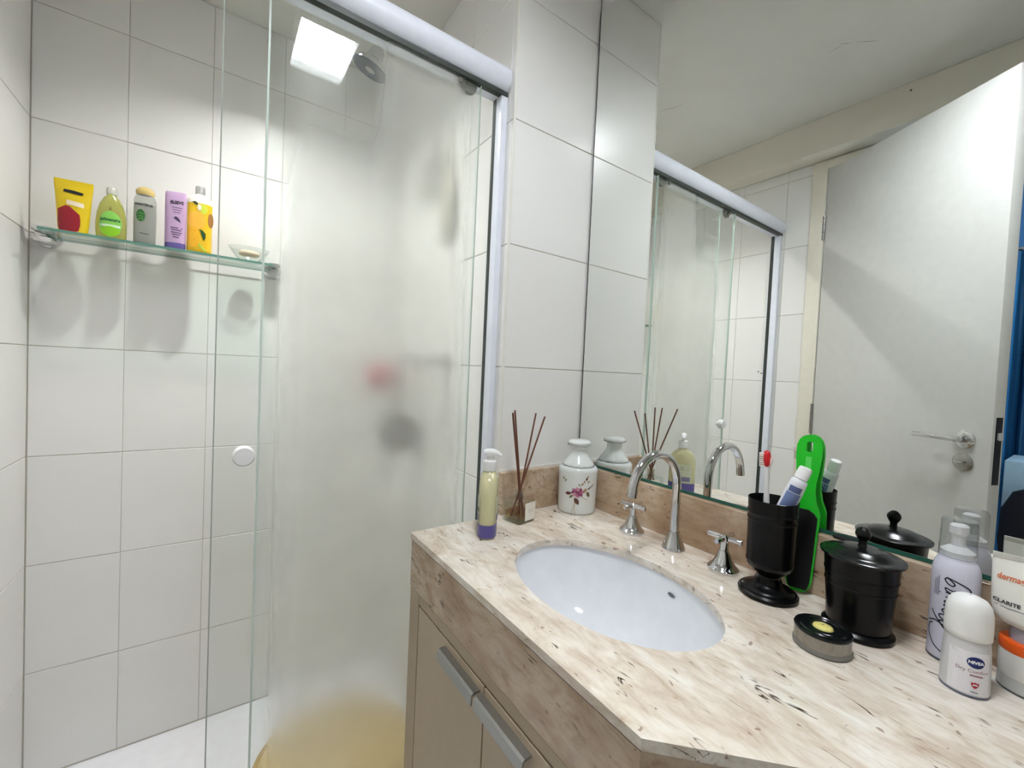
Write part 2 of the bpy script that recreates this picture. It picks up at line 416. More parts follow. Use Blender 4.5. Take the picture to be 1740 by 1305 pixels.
wall_pillar = struct(obj('wall_pillar', bx(XW+G, XM+0.1, YC+G, YB+0.1, 0, ZC), GROUT))
tile_wall(wall_pillar, [XW+0.001, XM-0.001], ROWS, lambda u, z: (u, YC, z), (PI/2, 0, 0))
tile_wall(wall_pillar, sorted([YB-0.001-0.197*k for k in range(5)] + [YC+0.001]), ROWS, lambda u, z: (XW, u, z), (PI/2, 0, -PI/2))
obj('corner_bead', bx(XW-0.0008, XW+0.006, YC-0.0008, YC+0.006, 0, ZC, bev=0.002), S('white_corner_bead', (230, 228, 220), 0.3), wall_pillar)
wall_right = struct(obj('wall_right', bx(XM+G, XM+0.1, YF-0.1, YC+0.02, 0, ZC), GROUT))
tile_wall(wall_right, [YF+0.001+0.197*k for k in range(9)]+[YC-0.001], [2.104, ZC], lambda u, z: (XM, u, z), (PI/2, 0, -PI/2))
wall_front = struct(obj('wall_front', bx(XL-0.1, XM+0.1, YF-0.1, YF, 0, ZC), BEAMP))
trim_1 = struct(obj('trim_1', bx(XL-0.0015, -0.32, YF, YB, 2.150, ZC, bev=0.003), BEAMP))     # boxed soffit along the left wall
obj('nail', lathe([(0.003, 0), (0.002, 0.003)], 10), DARKGAP, trim_1, (-0.32, 0.453, 2.262), (0, PI/2, 0))
# door frame
bm = bmesh.new()
box(bm, XL-0.104, XL+0.010, DO1-0.002, 0.774, 0, 2.146, bev=0.003); box(bm, XL-0.104, XL+0.010, 0.046, DO0+0.002, 0, 2.146, bev=0.003); box(bm, XL-0.104, XL+0.010, DO0, DO1, DOZ-0.002, 2.146, bev=0.003)
trim_2 = struct(obj('trim_2', bm, FRAMEW, smooth=30))
# door, hinged beside the shower and standing open into the room
hx, hy, fx, fy = XL+0.004, 0.719, -0.099, 0.179
da = math.atan2(fy-hy, fx-hx); DW = 0.626
door_1 = struct(bpy.data.objects.new('door_1', None)); C.objects.link(door_1); door_1.location = (hx, hy, 0); door_1.rotation_euler = (0, 0, da)
# local x runs along the leaf, local +y is the face towards the mirror
obj('door_leaf', bx(0.002, DW, -0.036, 0, 0.008, OFF+0.91, bev=0.0015), DOORW, door_1, smooth=30)
hd = obj('door_handle', lathe([(0.024, 0), (0.026, 0.003), (0.026, 0.007), (0.022, 0.009), (0.010, 0.0095), (0.0095, 0.04)], 32), CHROME, door_1, (0.565, 0, OFF-0.138), (-PI/2, 0, 0), 35)
obj('lever', bx(-0.118, 0.012, -0.007, 0.007, 0.036, 0.046, bev=0.003), CHROME, hd, smooth=35)
kr = obj('key_rosette', lathe([(0.024, 0), (0.026, 0.003), (0.026, 0.006), (0.022, 0.008)], 32), DULLCHROME, door_1, (0.563, 0, OFF-0.205), (-PI/2, 0, 0), 35)
obj('thumb_turn', bx(-0.011, 0.011, -0.003, 0.003, 0.007, 0.020, bev=0.002), CHROME, kr, smooth=35)
obj('lock_plate', bx(DW-0.001, DW+0.0012, -0.029, -0.009, OFF-0.257, OFF-0.066, bev=0.0005), S('dark_lock_plate', (34, 36, 44), 0.35, metal=0.6), door_1)
obj('latch_bolt', bx(DW, DW+0.008, -0.026, -0.012, OFF-0.131, OFF-0.108, bev=0.002), CHROME, door_1)
for z0, z1 in ((OFF+0.617, OFF+0.717), (OFF-0.202, OFF-0.078), (0.25, 0.35)):
    hg = obj('hinge', cyl((0, 0.004, z0), (0, 0.004, z1), 0.0055, 16), DULLCHROME, door_1, smooth=40)
    for zz in (z0+(z1-z0)*0.33, z0+(z1-z0)*0.66): obj('knuckle_gap', cyl((0, 0.004, zz-0.001), (0, 0.004, zz+0.001), 0.0058, 16), DARKGAP, hg)

# ------------------------------------------------------------------ ceiling lamps
def ceiling_lamp(label, x, y, sx, sy, depth, strength, col):
    t = thing('ceiling_lamp', label, 'lamp', (x, y, ZC), group='ceiling light panels')
    bm = bmesh.new()
    for a in ((-sx/2-0.008, sx/2+0.008, -sy/2-0.008, -sy/2), (-sx/2-0.008, sx/2+0.008, sy/2, sy/2+0.008), (-sx/2-0.008, -sx/2, -sy/2, sy/2), (sx/2, sx/2+0.008, -sy/2, sy/2)):
        box(bm, *a, -depth, 0)
    obj('lamp_frame', bm, WHITE, t)
    e = bpy.data.materials.new('lit_diffuser'); e.use_nodes = True; nt = e.node_tree; nt.nodes.clear()
    o_ = nt.nodes.new('ShaderNodeOutputMaterial'); em = nt.nodes.new('ShaderNodeEmission'); em.inputs[0].default_value = (*col, 1); em.inputs[1].default_value = strength
    nt.links.new(em.outputs[0], o_.inputs[0])
    obj('diffuser', bx(-sx/2, sx/2, -sy/2, sy/2, -0.010, -0.002), e, t)
ceiling_lamp('square white light panel on the ceiling over the washbasin', 0.277, 0.200, 0.17, 0.20, 0.042, LAMP_MAIN, COL_MAIN)
ceiling_lamp('small square light panel on the ceiling inside the shower', 0.152, 1.245, 0.066, 0.066, 0.052, LAMP_SHOWER, COL_SHOWER)

# ------------------------------------------------------------------ shower enclosure
sh = thing('shower_enclosure', 'sliding glass shower screen with a round white top rail and fogged panes', 'shower screen')
RZ = OFF+0.715
obj('rail', cyl((XL+0.001, YG, RZ), (XW-0.001, YG, RZ), 0.0355, 40), WHITEALU, sh, smooth=40)
obj('rail_channel', bx(XL+0.001, XW-0.001, YG-0.019, YG+0.019, RZ-0.040, RZ-0.029), WHITEALU, sh)
obj('rail_gasket', bx(XL+0.001, XW-0.001, YG-0.0215, YG-0.0188, RZ-0.042, RZ-0.031), DARKGAP, sh)
obj('rail_groove', bx(XL+0.001, XW-0.001, YG-0.0188, YG-0.006, RZ-0.0415, RZ-0.0398), DARKGAP, sh)
for x0, x1 in ((XW-0.018, XW), (XL, XL+0.018)):
    j = obj('jamb', bx(x0, x1, YG-0.020, YG+0.022, 0.03, RZ-0.036, bev=0.002), WHITEALU, sh, smooth=30)
    xs = (x0-0.0006, x0+0.004) if x0 > 0 else (x1-0.004, x1+0.0006)
    obj('jamb_seal', bx(xs[0], xs[1], YG+0.004, YG+0.018, 0.03, RZ-0.04), DARKGAP, j)
obj('bottom_track', bx(XL, XW, YG-0.022, YG+0.024, 0, 0.03, bev=0.004), WHITEALU, sh, smooth=30)
def bevel_edge(par, x0, x1, y, m_): obj('polished_edge', bx(x0, x1, y-0.0042, y-0.0036, 0.031, RZ-0.037), m_, par)
def pane(name, x0, x1, y, t, material):
    bm = bmesh.new(); fs = box(bm, x0, x1, y-t/2, y+t/2, 0.03, RZ-0.036)
    for f in bm.faces:
        n = f.normal if f.normal.length else f.calc_center_median()
        f.normal_update()
        f.material_index = 0 if abs(f.normal.y) > 0.5 else 1
    return obj(name, bm, [material, EDGE], sh)
fixed = pane('fixed_pane', 0.066, XW-0.016, YG+0.012, 0.007, GLASS)
slide = pane('sliding_pane', -0.002, 0.500, YG-0.012, 0.007, FOGGED)
PALE = S('polished_glass_edge', (222, 232, 226), 0.2); GREYE = S('grey_glass_edge', (170, 178, 170), 0.2)
bevel_edge(fixed, 0.066, 0.0695, YG+0.012, PALE); bevel_edge(slide, -0.002, 0.0000, YG-0.012, GREYE); bevel_edge(slide, 0.4982, 0.500, YG-0.012, GREYE)
kb = obj('knob', lathe([(0.010, 0), (0.010, 0.006), (0.0165, 0.008), (0.0175, 0.012), (0.0175, 0.024), (0.015, 0.027)], 32), WHITE, slide, (0.043, YG-0.0155, OFF-0.17), (PI/2, 0, 0), 40)
for rx in (0.035, 0.460):
    rl = obj('roller', lathe([(0.020, -0.005), (0.021, -0.003), (0.021, 0.003), (0.020, 0.005)], 28), S('grey_roller', (108, 110, 102), 0.5), slide, (rx+0.012, YG-0.004, RZ-0.046), (PI/2, 0, 0), 40)
    obj('roller_bolt', lathe([(0.006, 0), (0.006, 0.016)], 14), DULLCHROME, rl, (-0.028 if rx > 0.2 else 0, -0.008, 0))

# ------------------------------------------------------------------ glass shelf with bottles
SZ = OFF+0.304
SY0, SY1 = 1.528, 1.645
sf = thing('glass_shelf', 'clear glass shelf with chrome brackets on the tiled shower wall', 'shelf')
bm = bmesh.new(); box(bm, -0.366, 0.140, SY0, SY1, SZ-0.007, SZ)
for f in bm.faces: f.normal_update(); f.material_index = 0 if abs(f.normal.z) > 0.5 else 1
obj('shelf_pane', bm, [SHELFGLASS, S('teal_glass_edge', (96, 140, 128), 0.1)], sf)
for cx in (-0.374, 0.150):
    b_ = obj('bracket', lathe([(0.027, 0), (0.028, 0.004), (0.026, 0.010), (0.020, 0.013), (0.0195, 0.020)], 32), CHROME, sf, (cx, YB, SZ-0.002), (PI/2, 0, 0), 40)
    for s in (-1, 1): obj('clamp_jaw', loft([(0.0195, 0.0085, 0.020, 3), (0.0195, 0.0085, 0.058, 3), (0.017, 0.0065, 0.062, 3)], 28), CHROME, b_, (0, s*0.0135-0.0015, 0), smooth=40)
zs = SZ+0.0006
# yellow refill pouch
p = thing('refill_pouch', 'yellow stand-up refill pouch with a dark red shape on the front', 'pouch', (-0.309, 1.562, zs), (0, 0, -0.06))
YEL = S('yellow_foil', (226, 196, 26), 0.35); RED = S('dark_red_print', (150, 10, 34), 0.4)
PR = [(0.027, 0.018, 0, 2.6), (0.029, 0.0185, 0.02, 2.4), (0.031, 0.0165, 0.05, 2.2), (0.034, 0.011, 0.09, 2), (0.0365, 0.004, 0.118, 2), (0.037, 0.0012, 0.124, 2), (0.037, 0.0010, 0.136, 2)]
obj('pouch_body', loft(PR, 36), YEL, p, smooth=60)
pw = on_loft(PR, 0.0008)
obj('print_shape', patch([(-0.022, 0.003), (-0.012, 0.003), (0, 0.0025), (0.010, 0.003), (0.014, 0.006), (0.0165, 0.02), (0.0165, 0.034), (0.015, 0.047), (0.006, 0.056), (-0.004, 0.066), (-0.012, 0.067), (-0.02, 0.061), (-0.0265, 0.057), (-0.0262, 0.03), (-0.0255, 0.012)], pw), RED, p)
obj('print_band', patch(rect_uv(-0.010, 0.022, 0.069, 0.081), lambda u, v: on_loft(PR, 0.0012)(u, v-u*0.12)), S('cream_print', (238, 222, 196), 0.4), p)
obj('print_title', ribbon([(-0.017, 0.106), (0.0, 0.1045), (0.019, 0.1025)], [0.007, 0.009, 0.007], on_loft(PR, 0.0014)), BLACKINK, p)
# baby shampoo
p = thing('shampoo_bottle', 'rounded translucent yellow-green shampoo bottle with a green oval label', 'bottle', (-0.238, 1.565, zs), (0, 0, -0.1))
obj('bottle_body', loft([(0.025, 0.015, 0, 2.3), (0.0300, 0.018, 0.006, 2.2), (0.0315, 0.019, 0.025, 2.1), (0.0315, 0.019, 0.045, 2), (0.029, 0.018, 0.070, 2), (0.024, 0.016, 0.092, 2), (0.016, 0.013, 0.109, 2), (0.010, 0.010, 0.117, 2), (0.009, 0.009, 0.121, 2)], 40),
    S('amber_green_liquid', (206, 208, 116), 0.12, trans=0.55), p, smooth=60)
obj('cap', lathe([(0.0105, 0.120), (0.0110, 0.123), (0.0105, 0.136), (0.009, 0.138)], 24), S('clear_white_cap', (232, 234, 222), 0.25, trans=0.4), p, smooth=40)
JR = [(0.025, 0.015, 0, 2.3), (0.0300, 0.018, 0.006, 2.2), (0.0315, 0.019, 0.025, 2.1), (0.0315, 0.019, 0.045, 2), (0.029, 0.018, 0.070, 2), (0.024, 0.016, 0.092, 2), (0.016, 0.013, 0.109, 2)]
lw = on_loft(JR, 0.0006)
obj('label', patch(ell_uv(0.002, 0.039, 0.0225, 0.034), lw), S('green_label', (138, 206, 92), 0.4), p)
obj('label_leaf', patch(ell_uv(0.002, 0.020, 0.019, 0.013), on_loft(JR, 0.0012)), S('lime_label', (146, 210, 40), 0.4), p)
obj('label_band', patch(rect_uv(-0.018, 0.022, 0.031, 0.037), on_loft(JR, 0.0011)), S('pale_label', (214, 240, 214), 0.4), p)
text('label_name', "johnson's", 0.0105, on_loft(JR, 0.0014), S('green_ink', (10, 96, 52), 0.5), p, 0.002, 0.050, bold=0.0004)
obj('label_drop', patch([(0.002-0.003, 0.077), (0.002, 0.0755), (0.005, 0.077), (0.0035, 0.081), (0.002, 0.086), (0.0005, 0.081)], on_loft(JR, 0.0006)), S('olive_ink', (110, 92, 40), 0.5), p)
# clear shampoo bottle with amber cap
p = thing('shampoo_bottle', 'clear shampoo bottle with an amber cap and a green leaf emblem', 'bottle', (-0.170, 1.566, zs), (0, 0, -0.1))
CLR = S('clear_plastic', (216, 218, 212), 0.12, trans=0.75, ior=1.2)
obj('bottle_body', loft([(0.020, 0.013, 0, 2.6), (0.0235, 0.0155, 0.004, 2.6), (0.0240, 0.016, 0.03, 2.5), (0.0245, 0.0165, 0.08, 2.4), (0.0240, 0.016, 0.122, 2.3), (0.021, 0.014, 0.133, 2.2), (0.0185, 0.0135, 0.137, 2)], 36), CLR, p, smooth=50)
obj('shampoo_gel', loft([(0.018, 0.011, 0.003, 2.6), (0.0215, 0.0135, 0.006, 2.6), (0.0222, 0.0142, 0.08, 2.4), (0.0220, 0.014, 0.112, 2.3)], 32), S('pearl_gel', (212, 216, 208), 0.4), p, smooth=50)
obj('cap', loft([(0.0185, 0.0135, 0.137, 2), (0.0205, 0.0145, 0.142, 2), (0.0200, 0.014, 0.150, 2), (0.014, 0.010, 0.157, 2), (0.006, 0.004, 0.160, 2)], 32), S('amber_cap', (232, 206, 132), 0.25, trans=0.25), p, smooth=45)
BR = [(0.0240, 0.016, 0.03, 2.5), (0.0245, 0.0165, 0.08, 2.4), (0.0240, 0.016, 0.122, 2.3)]
lw = on_loft(BR, 0.0006)
text('label_name', 'PANTENE', 0.0088, lw, S('grey_ink', (62, 66, 66), 0.4), p, 0.0, 0.108, bold=0.0003)
obj('emblem', patch(ell_uv(-0.006, 0.078, 0.0095, 0.0165), lw), S('emblem_green', (44, 104, 44), 0.4), p)
for v in (0.084, 0.076, 0.069): obj('emblem_leaf', ribbon([(-0.012, v-0.002), (-0.006, v+0.001), (0.000, v-0.002)], 0.0012, on_loft(BR, 0.0009)), S('emblem_pale', (120, 178, 106), 0.4), p)
obj('label_line', ribbon([(-0.008, 0.030), (0.002, 0.0298), (0.012, 0.0294)], 0.0016, lw), S('grey_ink', (62, 66, 66)), p)
# lilac conditioner
p = thing('conditioner_tube', 'lilac conditioner tube standing on its dark violet cap', 'tube', (-0.103, 1.560, zs), (0, 0, -0.28))
LIL = S('lilac_plastic', (194, 164, 200), 0.3)
CR = [(0.0240, 0.0165, 0.018, 2.4), (0.0245, 0.0165, 0.022, 2.3), (0.0250, 0.0150, 0.07, 2.2), (0.0255, 0.0120, 0.12, 2.2), (0.0255, 0.0080, 0.150, 2.3), (0.0250, 0.0050, 0.160, 2.4), (0.0235, 0.0030, 0.164, 2.4)]
obj('tube_body', loft(CR, 36), LIL, p, smooth=60)
obj('cap', loft([(0.0235, 0.016, 0, 2.4), (0.0242, 0.0165, 0.002, 2.4), (0.0240, 0.0165, 0.0175, 2.4)], 36), S('violet_cap', (104, 92, 160), 0.3), p, smooth=40)
cw = on_loft(CR, 0.0008)
text('label_name', 'ELSEVE', 0.0125, cw, BLACKINK, p, 0.006, 0.132, bold=0.0004, sx=0.8)
for k, (v, l) in enumerate(((0.118, 0.012), (0.111, 0.010), (0.104, 0.008), (0.060, 0.013), (0.054, 0.011), (0.047, 0.012), (0.041, 0.009), (0.034, 0.007))):
    obj('label_line', ribbon([(0.007-l, v), (0.007, v-0.0004), (0.007+l, v-0.001)], 0.0024 if k > 2 else 0.0014, cw), S('plum_ink', (70, 52, 84), 0.5), p)
obj('label_swirl', patch([(0.000, 0.088), (0.005, 0.092), (0.010, 0.090), (0.015, 0.083), (0.016, 0.076), (0.012, 0.079), (0.006, 0.083)], cw), S('plum_ink', (70, 52, 84)), p)
# yellow bottle
p = thing('lotion_bottle', 'yellow fruit-printed bottle with white shoulders and a clear cap', 'bottle', (-0.0475, 1.560, zs), (0, 0, -0.15))
obj('bottle_body', loft([(0.026, 0.0165, 0, 3), (0.0290, 0.0185, 0.003, 3), (0.0298, 0.019, 0.01, 2.8), (0.0298, 0.019, 0.142, 2.7)], 40, cap1=False), S('mango_yellow', (240, 196, 40), 0.3), p, smooth=50)
obj('bottle_shoulder', loft([(0.0298, 0.019, 0.142, 2.7), (0.0290, 0.0185, 0.153, 2.5), (0.024, 0.0165, 0.163, 2.2), (0.013, 0.012, 0.169, 2), (0.010, 0.010, 0.172, 2)], 40, cap0=False), S('cream_plastic', (240, 236, 220), 0.3), p, smooth=50)
cp = obj('cap', lathe([(0.0115, 0.172), (0.0118, 0.174), (0.0118, 0.192), (0.0105, 0.194)], 28), S('clear_cap', (214, 214, 212), 0.15, trans=0.5), p, smooth=40)
for a in range(6): obj('cap_rib', bx(-0.0009, 0.0009, 0.0116, 0.0124, 0.174, 0.191), S('silver_rib', (150, 150, 150), 0.3, metal=0.6), cp, rot=(0, 0, a*PI/3))
YR = [(0.0290, 0.0185, 0.003, 3), (0.0298, 0.019, 0.01, 2.8), (0.0298, 0.019, 0.142, 2.7), (0.0290, 0.0185, 0.153, 2.5)]
lw = on_loft(YR, 0.0012)
for nm, poly, col in (('print_fruit', ell_uv(-0.004, 0.092, 0.022, 0.026), (250, 190, 70)), ('print_fruit', ell_uv(-0.012, 0.043, 0.016, 0.030), (246, 184, 40)), ('print_pear', ell_uv(0.028, 0.098, 0.006, 0.021), (168, 118, 60)),
                      ('print_leaf', [(0.004, 0.068), (0.012, 0.064), (0.018, 0.056), (0.018, 0.044), (0.014, 0.036), (0.009, 0.048)], (46, 84, 40)), ('print_leaf', [(-0.016, 0.144), (-0.008, 0.146), (-0.002, 0.142), (-0.001, 0.135), (-0.008, 0.137)], (38, 58, 44)),
                      ('print_stalk', [(0.000, 0.030), (0.006, 0.024), (0.018, 0.010), (0.021, 0.003), (0.013, 0.006), (0.003, 0.018)], (186, 206, 70)), ('print_lime', ell_uv(0.012, 0.126, 0.009, 0.014), (204, 214, 70)), ('print_white', ell_uv(0.002, 0.130, 0.005, 0.009), (240, 236, 214))):
    obj(nm, patch(poly, lw), S('print_%d_%d_%d' % col, col, 0.4), p)
for v in (0.060, 0.035): obj('print_line', ribbon([(-0.020, v), (-0.008, v+0.001)], 0.0011, on_loft(YR, 0.0015)), S('ochre_line', (190, 132, 20)), p)
# soap dish
p = thing('soap_dish', 'clear glass soap dish at the right end of the shelf', 'soap dish', (0.079, 1.588, zs))
DISH = clear_glass('dish_glass', tint=(0.93, 0.95, 0.94), refl=1.6)
prof = [(0.020, 0.0), (0.026, 0.001), (0.028, 0.006), (0.040, 0.022), (0.054, 0.044), (0.0555, 0.047), (0.054, 0.0465), (0.038, 0.0245), (0.026, 0.009), (0.004, 0.007)]
obj('dish', loft([(r*1.02, r*0.72, z) for r, z in prof], 48), DISH, p, smooth=60)
tag(obj('soap_bar', loft([(0.020, 0.013, 0, 2.4), (0.027, 0.0185, 0.003, 2.3), (0.0285, 0.0195, 0.008, 2.3), (0.026, 0.018, 0.014, 2.3), (0.017, 0.011, 0.0175, 2.2)], 36), S('peach_soap', (238, 212, 184), 0.45), None, (0.079, 1.588, zs+0.0225), smooth=60),
    'peach-coloured bar of soap lying in the glass soap dish', 'soap')

# ------------------------------------------------------------------ shower fittings
p = thing('overhead_shower', 'chrome shower head with a round dark face behind the shower screen', 'shower head', (0.0, 0.0, 0.0))
hp = Vector((0.352, 1.285, OFF+0.868)); hn = Vector((-0.30, 0.22, -0.93)).normalized()
q = hn.to_track_quat('Z', 'Y').to_euler()
obj('head_shell', lathe([(0.011, -0.072), (0.013, -0.06), (0.019, -0.055), (0.024, -0.035), (0.028, -0.022), (0.044, -0.012), (0.052, -0.002), (0.052, 0.004)], 40), CHROME, p, hp, q, 40)
fc = obj('head_face', lathe([(0.0515, 0.003), (0.050, 0.006), (0.020, 0.0065), (0.018, 0.0055)], 40), S('slate_plastic', (62, 70, 82), 0.4), p, hp, q, 40)
obj('face_disc', lathe([(0.0145, 0.006), (0.0135, 0.0078)], 24), S('pale_disc', (176, 174, 170), 0.4), fc)
top = hp - hn*0.07
obj('arm', tube([top, top+Vector((0.012, 0.006, 0.022)), top+Vector((0.04, 0.012, 0.048)), top+Vector((0.09, 0.016, 0.066)), (XW-0.004, top.y+0.018, top.z+0.072)], 0.009, 18), CHROME, p, smooth=60)
obj('wall_flange', lathe([(0.026, 0), (0.026, 0.004), (0.014, 0.010)], 28), CHROME, p, (XW, top.y+0.018, top.z+0.072), (0, -PI/2, 0), 40)
for k, (vy, lb) in enumerate(((1.384, 'chrome cross-handle shower valve holding the dark sponge'), (1.168, 'chrome cross-handle shower valve nearest the glass'))):
    v_ = thing('shower_valve', lb, 'valve', (XW, vy, OFF+0.025), (0, -PI/2, 0), 'shower valves')
    obj('valve_flange', lathe([(0.028, 0), (0.028, 0.004), (0.018, 0.012), (0.012, 0.03), (0.012, 0.05)], 28), CHROME, v_, smooth=40)
    for a in (0.3, 0.3+PI/2): obj('cross_bar', cyl((-0.030*math.cos(a), -0.030*math.sin(a), 0.054), (0.030*math.cos(a), 0.030*math.sin(a), 0.054), 0.006, 14), CHROME, v_, smooth=40)
def puff(bm, r, n, seedv):
    rnd = random.Random(seedv)
    for i in range(n):
        z = 1-2*(i+0.5)/n; a = i*2.39996; d = Vector((math.cos(a)*math.sqrt(1-z*z), math.sin(a)*math.sqrt(1-z*z), z)); rr = r*rnd.uniform(0.8, 1.08)
        t1 = d.orthogonal().normalized(); t2 = d.cross(t1); w_ = r*0.42; ph = rnd.uniform(0, 6)
        vs = [bm.verts.new(d*(rr if k % 2 else rr*0.78) + (t1*math.cos(k*PI/4+ph) + t2*math.sin(k*PI/4+ph))*w_) for k in range(8)]
        c = bm.verts.new(d*rr*0.45)
        for k in range(8): bm.faces.new((c, vs[k], vs[(k+1) % 8]))
    return bm
p = thing('bath_puff', 'pink mesh bath puff hanging in the shower corner', 'bath sponge', (0.505, 1.565, OFF-0.045))
obj('mesh_ball', puff(bmesh.new(), 0.050, 80, 3), S('pink_mesh', (232, 60, 112), 0.6), p)
obj('cord', tube([(0, 0, 0.02), (0.004, 0.03, 0.05), (0.006, 0.085, 0.075)], 0.0018, 8), S('pink_cord', (230, 130, 160), 0.6), p)
tag(obj('wall_hook', tube([(0, 0.0955, 0), (0, 0.085, 0), (0, 0.078, 0.004), (0, 0.076, 0.016)], 0.004, 12), CHROME, None, (0.511, 1.565, OFF+0.030), smooth=60), 'small chrome wall hook holding the pink puff', 'hook')
p = thing('bath_sponge', 'dark grey mesh sponge hanging on a strap from the shower valve', 'bath sponge', (0.506, 1.352, OFF-0.225))
obj('mesh_ball', puff(bmesh.new(), 0.064, 90, 5), S('charcoal_mesh', (34, 33, 30), 0.7), p)
obj('strap', tube([(0, 0, 0.03), (-0.004, 0.004, 0.10), (-0.004, 0.016, 0.17), (0.002, 0.020, 0.243), (0.008, 0.032, 0.273), (0.014, 0.044, 0.243), (0.012, 0.03, 0.15), (0.004, 0.008, 0.04)], 0.011, 10, flat=0.4), S('brown_strap', (84, 70, 66), 0.7), p, smooth=60)
p = thing('bath_brush', 'long pale bath brush hanging on the shower wall near the glass', 'brush', (XW-0.004, 1.172, OFF+0.40))
obj('brush_head', loft([(0.008, 0.028, 0.0, 2), (0.011, 0.040, 0.03, 2), (0.012, 0.044, 0.08, 2), (0.012, 0.040, 0.13, 2), (0.010, 0.026, 0.17, 2), (0.008, 0.012, 0.20, 2)], 30), S('grey_beige_plastic', (176, 172, 156), 0.5), p, (-0.012, 0, 0), smooth=60)
obj('handle', tube([(-0.012, 0, 0.195), (-0.012, 0.004, 0.26), (-0.012, 0.0, 0.325)], [0.008, 0.006, 0.005], 14), S('grey_beige_plastic', (176, 172, 156)), p, smooth=60)
obj('hanging_hook', tube([(0.004, 0, 0.332), (-0.012, 0, 0.332), (-0.02, 0, 0.34)], 0.004, 12), CHROME, p, smooth=60)
p = thing('bath_mat', 'round beige mat lying on the white shower floor', 'mat', (0.326, 1.288, 0.0))
obj('mat_pad', lathe([(0.226, 0), (0.231, 0.004), (0.228, 0.010), (0.21, 0.012), (0.001, 0.012)], 64, cap1=False), S('straw_mat', (206, 180, 118), 0.8, bump=(90, 0.6)), p, smooth=40)
obj('mat_rim', tube([(0.225*math.cos(a*PI/30), 0.225*math.sin(a*PI/30), 0.010) for a in range(61)], 0.006, 10, cap=False), S('tan_rim', (188, 158, 96), 0.8), p, smooth=60)

# ------------------------------------------------------------------ washbasin counter
# outline: pillar side, front edge, 45 degree cut corner, narrow part running on past the camera
X0, XB = 0.346, XM-0.0005
outer = [(XB, YC-0.0005), (XW+0.0, YC-0.0005), (XW, 0.836), (X0, 0.836), (X0, 0.243), (0.52, 0.069), (0.52, -0.5), (XB, -0.5)]
SCX, SCY, SA, SB = 0.552, 0.474, 0.134, 0.192
ct = thing('stone_countertop', 'beige veined marble countertop with an apron and a low backsplash', 'countertop', (0, 0, CT))
def slab_with_hole(z0, z1, bm=None):
    bm = bmesh.new(); n = 72
    def loop(pts, z): return [bm.verts.new((x, y, z)) for x, y in pts]
    inner = [(SCX+SA*math.cos(2*PI*i/n), SCY+SB*math.sin(2*PI*i/n)) for i in range(n)]
    lo = None
    for z in (z1, z0):
        vo, vi = loop(outer, z), loop(inner, z); es = []
        for lp in (vo, vi):
            for i in range(len(lp)): es.append(bm.edges.new((lp[i], lp[(i+1) % len(lp)])))
        bmesh.ops.triangle_fill(bm, use_beauty=True, use_dissolve=False, edges=es)
        if lo:
            for a, b in ((lo[0], vo), (lo[1], vi)):
                for i in range(len(a)): bm.faces.new((a[i], b[i], b[(i+1) % len(a)], a[(i+1) % len(a)]))
        lo = (vo, vi)
    return bm
obj('slab', slab_with_hole(-0.0125, 0), MARBLE, ct)
d = 0.0022
ap = [(X0+d, 0.834), (X0+d, 0.243+d), (0.52+d, 0.069+d), (0.52+d, -0.5)]; api = [(0.52+0.02, -0.5), (0.52+0.02, 0.069+0.012), (X0+0.02, 0.243+0.010), (X0+0.02, 0.834)]
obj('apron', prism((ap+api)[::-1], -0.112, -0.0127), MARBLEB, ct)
obj('slab_joint', bx(X0+0.0012, X0+0.01, 0.244, 0.8345, -0.0148, -0.0123), S('joint_shadow', (74, 58, 46), 0.8), ct)
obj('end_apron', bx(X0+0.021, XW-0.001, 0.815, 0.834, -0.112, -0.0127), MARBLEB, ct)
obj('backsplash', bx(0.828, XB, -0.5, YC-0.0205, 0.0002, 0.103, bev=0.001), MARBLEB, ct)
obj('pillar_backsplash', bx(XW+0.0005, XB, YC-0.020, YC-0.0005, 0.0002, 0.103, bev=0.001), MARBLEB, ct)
bm = bx(XW+0.001, XB, YC-0.006, YC-0.0005, 0.1025, 0.108)
obj('silicone_bead', bm, S('white_silicone', (232, 230, 224), 0.4), ct)
# undermount basin
bs = thing('washbasin', 'white oval undermount ceramic washbasin in the marble counter', 'basin', (SCX, SCY, CT-0.013))
rings = []
for s, z in ((1.14, 0.0), (1.02, -0.001), (1.012, -0.012), (0.985, -0.035), (0.92, -0.070), (0.80, -0.102), (0.60, -0.126), (0.36, -0.137), (0.15, -0.140)):
    rings.append((SA*s, SB*s, z, 2.05))
for s, z in ((0.15, -0.152), (0.40, -0.149), (0.66, -0.138), (0.88, -0.110), (1.01, -0.072), (1.07, -0.035), (1.12, -0.010)):
    rings.append((SA*s, SB*s, z, 2.05))
bm = loft(rings, 72, False, False)
obj('bowl', bm, CERAMIC, bs, smooth=60)
obj('drain', lathe([(0.024, -0.1395), (0.024, -0.1375), (0.018, -0.136), (0.016, -0.1385), (0.001, -0.1385)], 28, cap1=False), CHROME, bs, smooth=40)
def on_bowl(t, zc, off=0.0012):
    return (SA*(0.99-off)*math.cos(t), SB*(0.99-off)*math.sin(t), zc)
mk = []
for k in range(12):
    a = k*PI/6; mk.append((0.045*math.cos(a), 0.0035*math.sin(a)))
bm = bmesh.new(); vs = [bm.verts.new((SA*(0.990-0.0125*((0.030-0.024+v)/0.010)*0.0)*0.992*math.cos(-0.22+u), SB*0.992*0.990*math.sin(-0.22+u), -0.026+v)) for u, v in mk]; bm.faces.new(vs)
obj('maker_mark', bm, S('grey_mark', (96, 98, 104), 0.5), bs)
